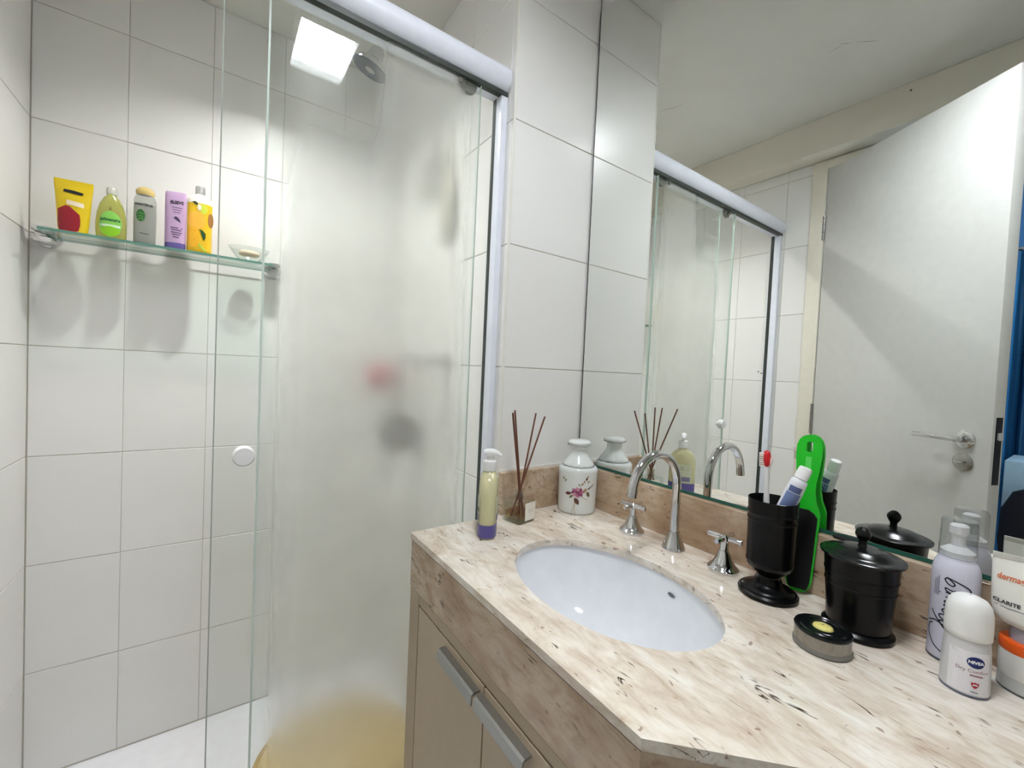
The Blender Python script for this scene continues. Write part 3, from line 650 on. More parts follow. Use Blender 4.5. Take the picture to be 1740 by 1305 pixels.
# cabinet under the counter
cb = thing('vanity_cabinet', 'taupe vanity cabinet with two doors under the marble counter', 'cabinet', (0, 0, 0))
CZ = CT-0.113; CX = 0.356
body = [(CX, 0.833), (CX, 0.250), (0.527, 0.079), (0.527, -0.48), (XM-0.002, -0.48), (XM-0.002, 0.833)]
obj('carcass_floor', prism(body, 0.12, 0.138), TAUPED, cb)
obj('carcass', prism([(XM-0.002, 0.833), (CX, 0.833), (CX, 0.250), (0.527, 0.079), (0.527, -0.48), (0.542, -0.48), (0.542, 0.085), (CX+0.015, 0.256), (CX+0.015, 0.818), (XM-0.002, 0.818)], 0.138, CZ), TAUPED, cb)
DT = OFF-0.488
def cabinet_door(y0, y1, hy0, hy1):
    d_ = obj('door', bx(CX-0.0078, CX+0.003, y0, y1, 0.135, DT, bev=0.001), TAUPE, cb)
    bm = bmesh.new()
    # J-shaped aluminium pull
    prof = [(0.002, 0.0), (-0.012, 0.0), (-0.0155, -0.003), (-0.017, -0.019), (-0.0145, -0.019), (-0.013, -0.004), (0.002, -0.003)]
    a = [bm.verts.new((CX-0.0078+px, hy0, DT-0.012+pz)) for px, pz in prof]; b = [bm.verts.new((CX-0.0078+px, hy1, DT-0.012+pz)) for px, pz in prof]; n = len(prof)
    for i in range(n): bm.faces.new((a[i], a[(i+1) % n], b[(i+1) % n], b[i]))
    bm.faces.new(a[::-1]); bm.faces.new(b)
    obj('pull', bm, ALU, d_)
obj('frame_stile', bx(0.3490, CX+0.0005, 0.788, 0.8328, 0.122, CZ-0.0005, bev=0.0006), TAUPED, cb)
obj('frame_rail', bx(0.3490, CX+0.0005, 0.252, 0.7878, DT+0.0035, CZ-0.0005, bev=0.0006), TAUPED, cb)
obj('door_gap', bx(CX-0.0012, CX+0.001, 0.258, 0.789, 0.13, DT+0.004), S('shadow_gap', (34, 30, 26), 0.8), cb)
cabinet_door(0.5305, 0.784, 0.540, 0.664)
cabinet_door(0.262, 0.5275, 0.408, 0.533)

# ------------------------------------------------------------------ mirror
mr = thing('wall_mirror', 'tall frameless wall mirror above the marble backsplash', 'mirror', (0, 0, 0))
MZ0, MZ1, MX = CT+0.1035, OFF+0.995, XM-0.0055
bm = bmesh.new(); box(bm, MX, XM-0.0005, -0.5, YC-0.004, MZ0, MZ1)
for f in bm.faces: f.normal_update(); f.material_index = 0 if f.normal.x < -0.5 else 1
obj('mirror_glass', bm, [MIRROR, S('dark_mirror_edge', (40, 48, 44), 0.3)], mr)
obj('bottom_edge', bx(MX-0.0008, MX+0.0002, -0.5, YC-0.004, MZ0, MZ0+0.0065), GREENEDGE, mr)
obj('side_edge', bx(MX-0.0006, MX+0.0002, YC-0.0058, YC-0.004, MZ0, MZ1), S('dark_mirror_edge', (40, 48, 44)), mr)

# ------------------------------------------------------------------ faucet and taps
p = thing('faucet_spout', 'tall chrome gooseneck faucet spout behind the washbasin', 'faucet', (0.783, 0.500, CT+0.0005))
obj('spout_base', lathe([(0.0235, 0), (0.0235, 0.003), (0.020, 0.010), (0.0145, 0.025), (0.011, 0.034), (0.0108, 0.036)], 40), CHROME, p, smooth=35)
R_ = 0.071; zc_ = 0.130
path = [(0, 0, 0.034), (0, 0, 0.08)] + [(-R_+R_*math.cos(a), 0, zc_+R_*math.sin(a)) for a in [k*PI*0.965/30 for k in range(31)]]
obj('spout_neck', tube(path, 0.0088, 24), CHROME, p, smooth=60)
e1 = Vector(path[-1]); e0 = Vector(path[-2]); dr = (e1-e0).normalized()
obj('aerator', tube([e1-dr*0.002, e1+dr*0.012], 0.0094, 24), CHROME, p, smooth=40)
obj('aerator_opening', tube([e1+dr*0.0115, e1+dr*0.0125], 0.007, 20), S('dark_rubber', (52, 58, 52)), p)
for hy_, lb in ((0.6015, 'chrome cross-handle tap between the flowered canister and the spout'), (0.3925, 'chrome cross-handle tap beside the black cup')):
    p = thing('tap_handle', lb, 'tap', (0.777, hy_, CT+0.0005), (0, 0, 0.04), 'basin taps')
    obj('tap_body', lathe([(0.0265, 0), (0.0272, 0.002), (0.0268, 0.006), (0.024, 0.009), (0.0225, 0.010), (0.018, 0.016), (0.0135, 0.025), (0.0105, 0.034), (0.0085, 0.038), (0.0072, 0.040), (0.0072, 0.054), (0.009, 0.057), (0.009, 0.064), (0.006, 0.0675)], 40), CHROME, p, smooth=30)
    obj('cross_bar', tube([(0, -0.0315, 0.061), (0, -0.0300, 0.061), (0, 0, 0.061), (0, 0.0300, 0.061), (0, 0.0315, 0.061)], [0.0042, 0.0052, 0.0046, 0.0052, 0.0042], 16), CHROME, p, smooth=40)
    obj('cross_bar', tube([(-0.0315, 0, 0.061), (-0.0300, 0, 0.061), (0, 0, 0.061), (0.0300, 0, 0.061), (0.0315, 0, 0.061)], [0.0042, 0.0052, 0.0046, 0.0052, 0.0042], 16), CHROME, p, smooth=40)

# ------------------------------------------------------------------ things on the counter
z = CT+0.0005
# soap pump bottle: flat oval body, seen on its narrow side
p = thing('soap_pump_bottle', 'pale green soap pump bottle with a violet lower band and white pump', 'bottle', (0.484, 0.753, z), (0, 0, math.radians(57)))
A_, B_ = 0.0385, 0.0205
SOAP = S('pale_green_soap', (206, 202, 160), 0.15, coat=0.3)
obj('bottle_body', loft([(A_*0.93, B_*0.93, 0.0, 2.6), (A_, B_, 0.003, 2.5), (A_, B_, 0.09, 2.4), (A_*0.97, B_*0.99, 0.103, 2.3), (A_*0.84, B_*0.95, 0.117, 2.1), (A_*0.58, B_*0.85, 0.128, 2), (0.0125, 0.0125, 0.1345, 2), (0.0105, 0.0105, 0.139, 2)], 48), SOAP, p, smooth=60)
obj('violet_band', loft([(A_+0.0004, B_+0.0004, 0.003, 2.5), (A_+0.0004, B_+0.0004, 0.030, 2.45)], 48, False, False), S('violet_print', (92, 84, 150), 0.3), p, smooth=60)
def flat_face(sgn, off=0.0009):
    return lambda u, v: (u*sgn*-1, -sgn*(B_*(1-abs(u/A_)**2.4)**(1/2.4)+off), v)
for sgn in (1, -1):
    fw_ = flat_face(-sgn)
    obj('label', patch(rect_uv(-0.027, 0.027, 0.032, 0.088), fw_), S('pale_label_print', (206, 210, 184), 0.4), p)
    obj('label_block', patch(rect_uv(-0.026, -0.004, 0.055, 0.064), flat_face(-sgn, 0.0013)), S('dark_green_print', (64, 82, 76), 0.4), p)
    for u0, u1, v0, v1 in ((-0.026, -0.008, 0.036, 0.050), (-0.004, 0.024, 0.036, 0.050)): obj('label_panel', patch(rect_uv(u0, u1, v0, v1), flat_face(-sgn, 0.0013)), S('grey_lilac_print', (128, 126, 158), 0.4), p)
    for v in (0.072, 0.079): obj('label_line', ribbon([(-0.02, v), (0, v), (0.02, v)], 0.0022, flat_face(-sgn, 0.0013)), S('grey_green_print', (146, 152, 126), 0.4), p)
obj('pump_collar', lathe([(0.0135, 0.137), (0.0145, 0.139), (0.014, 0.158), (0.012, 0.160)], 32), WHITE, p, smooth=35)
obj('pump_stem', lathe([(0.0055, 0.158), (0.0055, 0.168)], 20), WHITE, p, smooth=40)
obj('pump_head', tube([(0, 0.012, 0.1745), (0, 0.006, 0.1755), (0, -0.006, 0.176), (0, -0.016, 0.174), (0, -0.0235, 0.169)], [0.008, 0.0105, 0.0105, 0.0075, 0.0045], 20, flat=0.8), WHITE, p, smooth=60)
# reed diffuser
p = thing('reed_diffuser', 'square glass reed diffuser with brown sticks and a white label', 'diffuser', (0.594, 0.787, z), (0, 0, math.radians(13)))
hh = 0.0275
GL = mat('diffuser_glass', (0.97, 0.98, 0.97), 0.0, trans=1.0, ior=1.25)
bm = bmesh.new(); box(bm, -hh, hh, -hh, hh, 0, 0.052, bev=0.003)
obj('bottle_glass', bm, clear_glass('bottle_clear', tint=(0.92, 0.95, 0.93), refl=1.5), p, smooth=30)
obj('glass_base', bx(-hh+0.003, hh-0.003, -hh+0.003, hh-0.003, 0.001, 0.007, bev=0.001), clear_glass('thick_glass', tint=(0.78, 0.84, 0.80), refl=1.4), p)
obj('fragrance_oil', bx(-hh+0.004, hh-0.004, -hh+0.004, hh-0.004, 0.007, 0.024, bev=0.001), clear_glass('amber_oil', tint=(0.86, 0.68, 0.46)), p)
obj('neck', lathe([(0.0105, 0.0515), (0.0105, 0.070), (0.012, 0.071), (0.012, 0.074), (0.0085, 0.074), (0.0085, 0.0515)], 28, False, False), clear_glass('neck_glass', tint=(0.88, 0.86, 0.82), refl=1.5), p, smooth=40)
obj('label', bx(-0.010, 0.026, -hh-0.0009, -hh-0.0002, 0.006, 0.047), S('paper_label', (236, 232, 222), 0.6), p)
for v, l in ((0.030, 0.010), (0.025, 0.007)): obj('label_line', bx(0.008-l, 0.008+l, -hh-0.0012, -hh-0.0008, v, v+0.0009), S('label_grey', (180, 172, 160)), p)
ca, sa = math.cos(-math.radians(13)), math.sin(-math.radians(13))
STICK = S('brown_reed', (104, 60, 42), 0.6)
for (ox, oy, tz), (bx_, by_) in zip(((-0.0595, -0.040, 0.260), (-0.030, -0.0067, 0.2605), (0.059, 0.0266, 0.250), (0.0574, -0.0104, 0.246), (-0.018, 0.010, 0.2605)), ((0.014, 0.010), (0.012, -0.008), (-0.018, -0.012), (-0.016, 0.012), (-0.004, -0.016))):
    t_ = Vector((ox*ca-oy*sa, ox*sa+oy*ca, tz)); b0 = Vector((bx_, by_, 0.009)); s_ = (0.070-0.009)/(tz-0.009)
    nk = Vector((t_.x*0.06+bx_*0.15, t_.y*0.06+by_*0.15, 0.071))
    obj('reed_stick', tube([b0, nk, t_], 0.0021, 8), STICK, p)
# flowered canister
p = thing('porcelain_canister', 'white porcelain canister with a flower print and a knobbed lid', 'canister', (0.7745, 0.779, z))
cf = facing(0.7745, 0.779)
obj('canister_body', lathe([(0.0455, 0), (0.0475, 0.002), (0.0482, 0.008), (0.0490, 0.05), (0.0498, 0.098), (0.0502, 0.106), (0.0495, 0.112), (0.046, 0.1155), (0.040, 0.117)], 64), PORC, p, smooth=50)
lid = obj('lid', lathe([(0.038, 0.116), (0.0405, 0.117), (0.0408, 0.121), (0.0385, 0.125), (0.034, 0.131), (0.028, 0.139), (0.0235, 0.145), (0.0212, 0.150), (0.0205, 0.156), (0.0206, 0.164), (0.0222, 0.1685), (0.0280, 0.1705), (0.0300, 0.1730), (0.0300, 0.1765), (0.0285, 0.1800), (0.021, 0.1830), (0.010, 0.1845), (0.001, 0.185)], 64, cap1=False), PORC, p, smooth=50)
GREYLINE = S('grey_band', (150, 152, 150), 0.4)
for r_, v in ((0.0299, 0.1715), (0.0412, 0.1185)): obj('grey_line', tube([(r_*math.cos(a*PI/32), r_*math.sin(a*PI/32), v + (0.0012*math.cos(a*PI/2) if r_ > 0.03 else 0)) for a in range(65)], 0.0008, 6, cap=False), GREYLINE, lid)
def on_print(ang, off):          # the flower print, enlarged about its middle
    b_ = on_cyl(0.0494, ang, off); return lambda u, v: b_(0.001+(u-0.004)*1.28, 0.058+(v-0.056)*1.16)
fw_ = on_print(cf, 0.0006)
def leaf(cu, cv, l, w_, rot): return [(cu+x*math.cos(rot)-y*math.sin(rot), cv+x*math.sin(rot)+y*math.cos(rot)) for x, y in [(-l, 0), (-l*0.5, w_*0.8), (0, w_), (l*0.55, w_*0.7), (l, 0), (l*0.55, -w_*0.7), (0, -w_), (-l*0.5, -w_*0.8)]]
PET = [S('petal_pink', (178, 112, 140), 0.5), S('petal_plum', (142, 70, 102), 0.5), S('petal_rose', (206, 150, 166), 0.5)]
LEAF = [S('leaf_brown', (98, 62, 52), 0.5), S('leaf_olive', (120, 110, 74), 0.5), S('leaf_tan', (176, 138, 110), 0.5)]
fl = obj('flower_print', patch(ell_uv(0.004, 0.056, 0.009, 0.008), fw_), PET[0], p)
for k in range(8):
    a = k*PI/4; obj('petal', patch(leaf(0.004+0.0075*math.cos(a), 0.056+0.0065*math.sin(a), 0.0058, 0.0036, a+0.4), on_print(cf, 0.0007+0.00005*k)), PET[k % 3], fl)
obj('petal', patch(ell_uv(0.004, 0.056, 0.0042, 0.0036), on_print(cf, 0.0014)), PET[1], fl)
for cu, cv, l, w_, ro, mi in ((-0.014, 0.052, 0.0068, 0.0036, 0.2, 0), (0.003, 0.037, 0.0085, 0.0046, -1.1, 0), (-0.008, 0.046, 0.005, 0.0025, 0.9, 1), (0.0255, 0.052, 0.0068, 0.0036, -1.2, 1), (0.018, 0.060, 0.0066, 0.0034, 0.9, 2), (0.013, 0.074, 0.004, 0.002, 1.0, 2), (0.0215, 0.085, 0.0042, 0.0021, 1.3, 0), (0.0255, 0.079, 0.0036, 0.0018, 0.6, 2), (0.017, 0.079, 0.0034, 0.0016, 2.0, 2), (0.024, 0.090, 0.003, 0.0015, 1.5, 2), (0.007, 0.072, 0.003, 0.0015, 1.9, 1), (0.029, 0.066, 0.0032, 0.0016, 0.5, 0), (0.034, 0.069, 0.0030, 0.0014, 0.5, 0), (0.0265, 0.0635, 0.0026, 0.0013, -0.6, 0), (0.038, 0.072, 0.0022, 0.0011, 0.5, 0), (-0.026, 0.083, 0.004, 0.0018, 1.6, 1), (-0.021, 0.079, 0.004, 0.0016, 1.2, 1)):
    obj('leaf', patch(leaf(cu, cv, l, w_, ro), on_print(cf, 0.0006)), LEAF[mi], fl)
for pts in ([(0.0, 0.036), (-0.004, 0.022), (-0.006, 0.008)], [(0.0, 0.036), (-0.001, 0.020), (0.001, 0.009)], [(0.012, 0.048), (0.020, 0.042), (0.026, 0.041)], [(0.006, 0.062), (0.014, 0.074), (0.022, 0.090)], [(0.014, 0.058), (0.026, 0.064), (0.038, 0.072)]):
    obj('stem', ribbon(pts, 0.0009, on_print(cf, 0.0005)), S('stem_tan', (186, 160, 130), 0.5), fl)
# black goblet cup
cxx, cyy = 0.760, 0.308
p = thing('toothbrush_cup', 'black footed cup holding the toothbrush and toothpaste', 'cup', (cxx, cyy, z))
obj('foot', lathe([(0.0425, 0), (0.044, 0.002), (0.044, 0.006), (0.041, 0.009), (0.038, 0.0095), (0.0365, 0.012), (0.031, 0.0145), (0.024, 0.018), (0.0205, 0.022), (0.0195, 0.026)], 56), BLACKPL, p, smooth=35)
obj('stem', lathe([(0.0195, 0.025), (0.0178, 0.030), (0.0185, 0.035), (0.0215, 0.039)], 48, False, False), BLACKPL, p, smooth=50)
obj('bowl', lathe([(0.0205, 0.038), (0.026, 0.041), (0.0325, 0.048), (0.0342, 0.053), (0.0350, 0.055), (0.0350, 0.058), (0.0343, 0.060), (0.0350, 0.100), (0.0354, 0.124), (0.0364, 0.1255), (0.0364, 0.1275), (0.0355, 0.129), (0.0357, 0.135), (0.0366, 0.1365), (0.0366, 0.1385), (0.0358, 0.140), (0.0364, 0.157), (0.0366, 0.159), (0.0356, 0.1595), (0.0345, 0.157), (0.0335, 0.06), (0.001, 0.045)], 64, True, False), BLACKPL, p, smooth=30)
# toothbrush
ln = Vector((cxx, cyy, 0)).normalized(); lat = Vector((ln.y, -ln.x, 0))
def cupp(l, dn, zz): return Vector((cxx, cyy, 0)) + lat*l + ln*dn + Vector((0, 0, CT+0.0005+zz))
tb = thing('toothbrush', 'white toothbrush with a red head standing in the black cup', 'toothbrush', (0, 0, 0))
pb, pt_ = cupp(-0.006, 0.014, 0.062), cupp(-0.0135, 0.020, 0.232); dv = (pt_-pb).normalized(); ll = (pt_-pb).length
TBW = S('white_toothbrush', (238, 236, 234), 0.3)
obj('handle', tube([pb, pb+dv*ll*0.25, pb+dv*ll*0.55, pb+dv*ll*0.68, pb+dv*ll*0.80, pb+dv*ll*0.86], [0.0045, 0.0055, 0.0045, 0.0032, 0.0026, 0.0034], 14), TBW, tb, smooth=60)
hdm = lathe([(0.001, 0), (0.0048, 0.003), (0.0062, 0.010), (0.0062, 0.020), (0.0045, 0.0265), (0.001, 0.029)], 20)
tq = dv.to_track_quat('Z', 'Y').to_euler()
o = obj('head_back', hdm, S('red_rubber', (196, 18, 30), 0.4), tb, pb+dv*(ll*0.855), tq, 60)
bl = (-lat - dv*(-lat).dot(dv)).normalized()
rnd = random.Random(2)
bm = bmesh.new()
for i in range(7):
    for j in (-1, 0, 1):
        b0 = pb+dv*(ll*0.87+i*0.0034)+bl*0.003+ln*j*0.003; tube([b0, b0+bl*0.0085], 0.0012, 6, bm)
obj('bristles', bm, S('bristle_white', (226, 214, 206), 0.6), tb)
obj('head_rim', tube([pb+dv*(ll*0.86)-bl*-0.002+lat*0.004, pb+dv*(ll*0.93)+lat*0.0055, pb+dv*(ll*0.985)+lat*0.004], [0.003, 0.0042, 0.002], 12), S('pink_white', (244, 214, 210), 0.4), tb, smooth=60)
# toothpaste tube
tp = thing('toothpaste_tube', 'white and blue toothpaste tube leaning in the black cup', 'toothpaste')
b0, b1 = cupp(-0.012, -0.004, 0.065), cupp(0.0445, 0.002, 0.226); dv = (b1-b0).normalized(); L_ = (b1-b0).length
xa = (lat*0.96+ln*0.28); xa = (xa-dv*xa.dot(dv)).normalized(); ya = dv.cross(xa)
Mx = Matrix(((xa.x, ya.x, dv.x, b0.x), (xa.y, ya.y, dv.y, b0.y), (xa.z, ya.z, dv.z, b0.z), (0, 0, 0, 1)))
tp.matrix_world = Mx
TPW = S('white_tube', (232, 234, 240), 0.3)
obj('tube_body', loft([(0.0130, 0.0012, 0, 2), (0.0130, 0.0015, 0.008, 2), (0.0130, 0.006, 0.04, 2), (0.0130, 0.0095, 0.09, 2), (0.0130, 0.0115, 0.118, 2), (0.0122, 0.011, 0.133, 2), (0.0118, 0.0108, 0.139, 2), (0.0075, 0.0075, 0.1425, 2)], 36), TPW, tp, smooth=60)
obj('cap', lathe([(0.0082, 0.142), (0.0100, 0.1435), (0.0094, 0.160), (0.0078, 0.1625)], 28), WHITE, tp, smooth=40)
QR = [(0.0130, 0.0015, 0.008, 2), (0.0130, 0.006, 0.04, 2), (0.0130, 0.0095, 0.09, 2), (0.0130, 0.0115, 0.118, 2), (0.0122, 0.011, 0.133, 2)]
tw = lambda s_, off=0.0007: on_loft(QR, off, -s_)
for s_ in (1, -1):
    obj('label_blue', patch(rect_uv(-0.0120, 0.0070, 0.03, 0.118), tw(s_)), S('slate_blue_print', (116, 132, 178), 0.4), tp)
    obj('label_dark', patch(rect_uv(-0.0112, 0.005, 0.119, 0.129), tw(s_, 0.0006)), S('indigo_print', (84, 96, 140), 0.4), tp)
text('label_name', 'SEN', 0.016, tw(-1, 0.0012), S('navy_ink', (20, 40, 66), 0.4), tp, -0.003, 0.104, rot=PI/2, bold=0.0004)
# green lint brush leaning on the mirror
p = thing('lint_brush', 'bright green handled brush with a black pad leaning against the mirror', 'brush')
lo = Vector((0.8130, 0.284, CT+0.0025)); hi = Vector((MX-0.0055, 0.287, OFF-0.085)); dv = (hi-lo).normalized(); BL = (hi-lo).length
xa = Vector((0.22, -0.975, 0)); xa = (xa-dv*xa.dot(dv)).normalized(); ya = dv.cross(xa)
p.matrix_world = Matrix(((xa.x, ya.x, dv.x, lo.x), (xa.y, ya.y, dv.y, lo.y), (xa.z, ya.z, dv.z, lo.z), (0, 0, 0, 1)))
GRN = S('bright_green_plastic', (30, 196, 38), 0.3)
def outline(h):            # half-width of the paddle and handle along its length
    pts_ = ((0, 0.008), (0.006, 0.0145), (0.018, 0.0185), (0.06, 0.0205), (0.115, 0.0222), (0.133, 0.0225), (0.140, 0.0205), (0.152, 0.0160), (0.168, 0.0135), (0.185, 0.0135), (0.205, 0.0162), (0.23, 0.0185), (0.247, 0.0182), (0.257, 0.0150), (0.263, 0.0095), (0.2655, 0.003))
    for (a, b), (c, d_) in zip(pts_, pts_[1:]):
        if a <= h <= c: return b+(d_-b)*(h-a)/(c-a)
    return 0.003
hs = [0, 0.003, 0.006, 0.012, 0.018, 0.03, 0.06, 0.09, 0.115, 0.127, 0.133, 0.137, 0.140, 0.146, 0.152, 0.16, 0.168, 0.185, 0.195, 0.205, 0.218, 0.23, 0.24, 0.247, 0.253, 0.257, 0.260, 0.263, 0.2655]
sc_ = BL/0.2655
poly = [(outline(h), h*sc_) for h in hs] + [(-outline(h), h*sc_) for h in hs[::-1]]
hole = [(0.0045*math.cos(k*PI/8), (0.245+(0.0062 if math.sin(k*PI/8) > 0 else -0.0062)+0.0045*math.sin(k*PI/8)*0.6)*sc_) for k in range(16)]
bm = bmesh.new(); layers = []
for yy in (-0.0025, 0.0025):
    vo = [bm.verts.new((x, yy, h)) for x, h in poly]; vi = [bm.verts.new((x, yy, h)) for x, h in hole]; es = []
    for lp in (vo, vi):
        for i in range(len(lp)): es.append(bm.edges.new((lp[i], lp[(i+1) % len(lp)])))
    bmesh.ops.triangle_fill(bm, use_beauty=True, use_dissolve=False, edges=es); layers.append((vo, vi))
for k in (0, 1):
    a, b = layers[0][k], layers[1][k]
    for i in range(len(a)): bm.faces.new((a[i], b[i], b[(i+1) % len(a)], a[(i+1) % len(a)]))
obj('brush_back', bm, GRN, p)
obj('handle_slot', bx(-0.004, 0.004, -0.0028, -0.0020, 0.198*sc_, 0.228*sc_), S('pale_green_inlay', (96, 224, 96), 0.3), p)
pp = [(outline(h)*0.86, h*sc_) for h in hs if 0.006 <= h <= 0.127]; pp = pp + [(0.0145, 0.134*sc_), (0.006, 0.139*sc_), (-0.006, 0.139*sc_), (-0.0145, 0.134*sc_)] + [(-x, h) for x, h in pp[::-1]]
bm = bmesh.new(); f0 = [bm.verts.new((x, -0.0024, h)) for x, h in pp]; f1 = [bm.verts.new((x*0.97, -0.0070, h)) for x, h in pp]; n = len(pp)
bm.faces.new(f0); bm.faces.new(f1[::-1])
for i in range(n): bm.faces.new((f0[i], f0[(i+1) % n], f1[(i+1) % n], f1[i]))
obj('lint_pad', bm, S('black_pile', (16, 16, 18), 0.9), p)
# hair tie on the ledge
tag(obj('hair_tie', tube([(0.0052*math.cos(a*PI/20), 0.022*math.sin(a*PI/20), 0.0027) for a in range(41)], 0.0026, 12, cap=False), S('black_elastic', (18, 18, 20), 0.7), None, (0.8355, 0.222, CT+0.1032), smooth=60), 'black hair tie lying on the backsplash ledge by the mirror', 'hair tie')
# lidded black canister
p = thing('lidded_jar', 'black lidded jar with a round knob beside the small silver tin', 'jar', (0.766, 0.190, z))
obj('jar_foot', lathe([(0.0405, 0), (0.042, 0.002), (0.042, 0.006), (0.039, 0.009), (0.036, 0.011)], 56), BLACKPL, p, smooth=35)
obj('jar_body', lathe([(0.0360, 0.010), (0.0372, 0.014), (0.0382, 0.04), (0.0405, 0.066), (0.0415, 0.0672), (0.0415, 0.069), (0.0408, 0.070), (0.0418, 0.082), (0.0428, 0.0832), (0.0428, 0.085), (0.0422, 0.086), (0.0435, 0.104), (0.045, 0.107)], 60), BLACKPL, p, smooth=30)
ld = obj('jar_lid', lathe([(0.045, 0.1065), (0.0485, 0.108), (0.0488, 0.111), (0.0455, 0.1125), (0.040, 0.1125), (0.036, 0.1145), (0.030, 0.1185), (0.020, 0.1215), (0.008, 0.1228), (0.001, 0.123)], 60, cap1=False), S('black_lid', (16, 19, 20), 0.2, spec=0.4), p, smooth=40)
obj('lid_knob', lathe([(0.006, 0.122), (0.0048, 0.126), (0.0048, 0.131), (0.007, 0.134), (0.0092, 0.139), (0.0092, 0.143), (0.007, 0.147), (0.004, 0.150), (0.001, 0.151)], 10), BLACKPL, ld)
# small round tin
p = thing('round_tin', 'small round silver tin with a black ringed lid and yellow centre', 'tin', (0.675, 0.203, z))
obj('tin_base', lathe([(0.032, 0), (0.0330, 0.001), (0.0330, 0.005), (0.0322, 0.006)], 48), S('smoky_plastic', (120, 118, 112), 0.2), p, smooth=40)
bm = bmesh.new(); n = 160; rl = []
for zz in (0.0055, 0.0235): rl.append([bm.verts.new(((0.0317 if i % 2 else 0.0314)*math.cos(2*PI*i/n), (0.0317 if i % 2 else 0.0314)*math.sin(2*PI*i/n), zz)) for i in range(n)])
for i in range(n): bm.faces.new((rl[0][i], rl[0][(i+1) % n], rl[1][(i+1) % n], rl[1][i]))
obj('ribbed_side', bm, S('ribbed_silver', (150, 147, 142), 0.16, metal=1.0), p)
obj('tin_lid', lathe([(0.0322, 0.0225), (0.0326, 0.0245), (0.0315, 0.0265), (0.0280, 0.0268), (0.0265, 0.0255), (0.0245, 0.0270), (0.0215, 0.0270), (0.0200, 0.0258), (0.0175, 0.0268), (0.0130, 0.0266), (0.0118, 0.0255), (0.001, 0.0255)], 56, cap1=False), S('black_lid', (26, 29, 30)), p, smooth=25)
obj('lid_centre', lathe([(0.0116, 0.0254), (0.0112, 0.0272), (0.008, 0.0288), (0.001, 0.0294)], 32, cap1=False), S('pale_yellow_dome', (222, 212, 128), 0.3), p, smooth=60)
# white spray can with handwritten name
p = thing('mousse_can', 'white spray can with a clear cap and black handwritten name', 'spray can', (0.7995, 0.1005, z))
mf = facing(0.7995, 0.1005)
obj('can_body', lathe([(0.0215, 0), (0.0226, 0.0015), (0.0228, 0.004), (0.0228, 0.112), (0.0224, 0.119), (0.0208, 0.126), (0.0190, 0.131), (0.0178, 0.133), (0.0178, 0.137)], 48), S('lilac_white_can', (218, 218, 234), 0.25), p, smooth=40)
obj('can_rim', lathe([(0.0222, 0.0), (0.0231, 0.0005), (0.0231, 0.0022), (0.0224, 0.0025)], 48), S('grey_rim', (90, 94, 110), 0.3, metal=0.5), p, smooth=40)
obj('nozzle', lathe([(0.0165, 0.136), (0.0165, 0.143), (0.010, 0.148), (0.0070, 0.150), (0.0068, 0.164), (0.0092, 0.166), (0.0092, 0.176), (0.007, 0.178)], 32), WHITE, p, smooth=35)
obj('clear_cap', lathe([(0.0182, 0.136), (0.0180, 0.140), (0.0174, 0.182), (0.0160, 0.1845), (0.001, 0.185)], 40, cap1=False), clear_glass('cap_clear', tint=(0.86, 0.87, 0.88), refl=1.6), p, smooth=40)
# handwriting: strokes in (along, across) -> runs up the can
hand = [
    [(0.034, 0.0095), (0.031, 0.0125), (0.022, 0.0128), (0.010, 0.0075), (0.003, -0.002), (0.0015, -0.008)],                                     # sweep of the C
    [(0.0345, 0.0138), (0.0380, 0.008), (0.0365, 0.003), (0.034, 0.0005)],
    [(0.049, 0.011), (0.044, 0.0085), (0.036, 0.0035), (0.033, 0.0015), (0.038, 0.0045), (0.0405, 0.0040), (0.0395, 0.001), (0.036, -0.0015), (0.0375, -0.0035), (0.040, -0.003)],   # h
    [(0.048, 0.0030), (0.0465, 0.0052), (0.0435, 0.0042), (0.0415, 0.0010), (0.0425, -0.0018), (0.046, 0.0005), (0.0485, 0.0030), (0.0445, -0.0015), (0.0455, -0.003)],                # a
    [(0.0475, -0.0018), (0.0505, 0.0025), (0.0530, 0.0035), (0.0540, 0.0020), (0.0515, -0.0010), (0.0525, -0.003)],                                 # r
    [(0.0555, 0.0025), (0.0545, -0.0030), (0.0575, 0.0018), (0.0595, 0.0022), (0.0580, -0.0030), (0.0615, 0.0018), (0.0640, 0.0020), (0.0625, -0.0022), (0.0640, -0.0034)],              # m
    [(0.0690, 0.0020), (0.0670, -0.0018), (0.0685, -0.0034)],                                                                                         # i
    [(0.0740, 0.0022), (0.0725, -0.0030), (0.0755, 0.0016), (0.0785, 0.0022), (0.0770, -0.0020), (0.0785, -0.0034)],                                   # n
    [(0.0905, 0.0015), (0.0880, 0.0030), (0.0840, 0.0012), (0.0825, -0.0015), (0.0850, -0.0026), (0.0885, -0.0002), (0.0905, 0.0020), (0.0880, -0.0040), (0.0840, -0.0100), (0.0800, -0.0120), (0.0775, -0.0095), (0.0785, -0.0060)],  # g
]
def smooth_pts(pts, n=5):
    o = []
    for i in range(len(pts)-1):
        p0, p1, p2, p3 = pts[max(i-1, 0)], pts[i], pts[i+1], pts[min(i+2, len(pts)-1)]
        for k in range(n):
            t = k/n
            o.append(tuple(0.5*(2*p1[j]+(p2[j]-p0[j])*t+(2*p0[j]-5*p1[j]+4*p2[j]-p3[j])*t*t+(3*p1[j]-p0[j]-3*p2[j]+p3[j])*t**3) for j in (0, 1)))
    return o+[pts[-1]]
bm = bmesh.new(); ww = on_cyl(0.0228, mf, 0.0004)
for st_ in hand:
    sp_ = smooth_pts(st_); ribbon([(-0.0045-v*1.6, 0.006+u*1.16) for u, v in sp_], 0.00155, ww, bm)
patch(ell_uv(-0.0045-0.0058*1.6, 0.006+0.0715*1.16, 0.0007, 0.0009, 10), ww, bm)
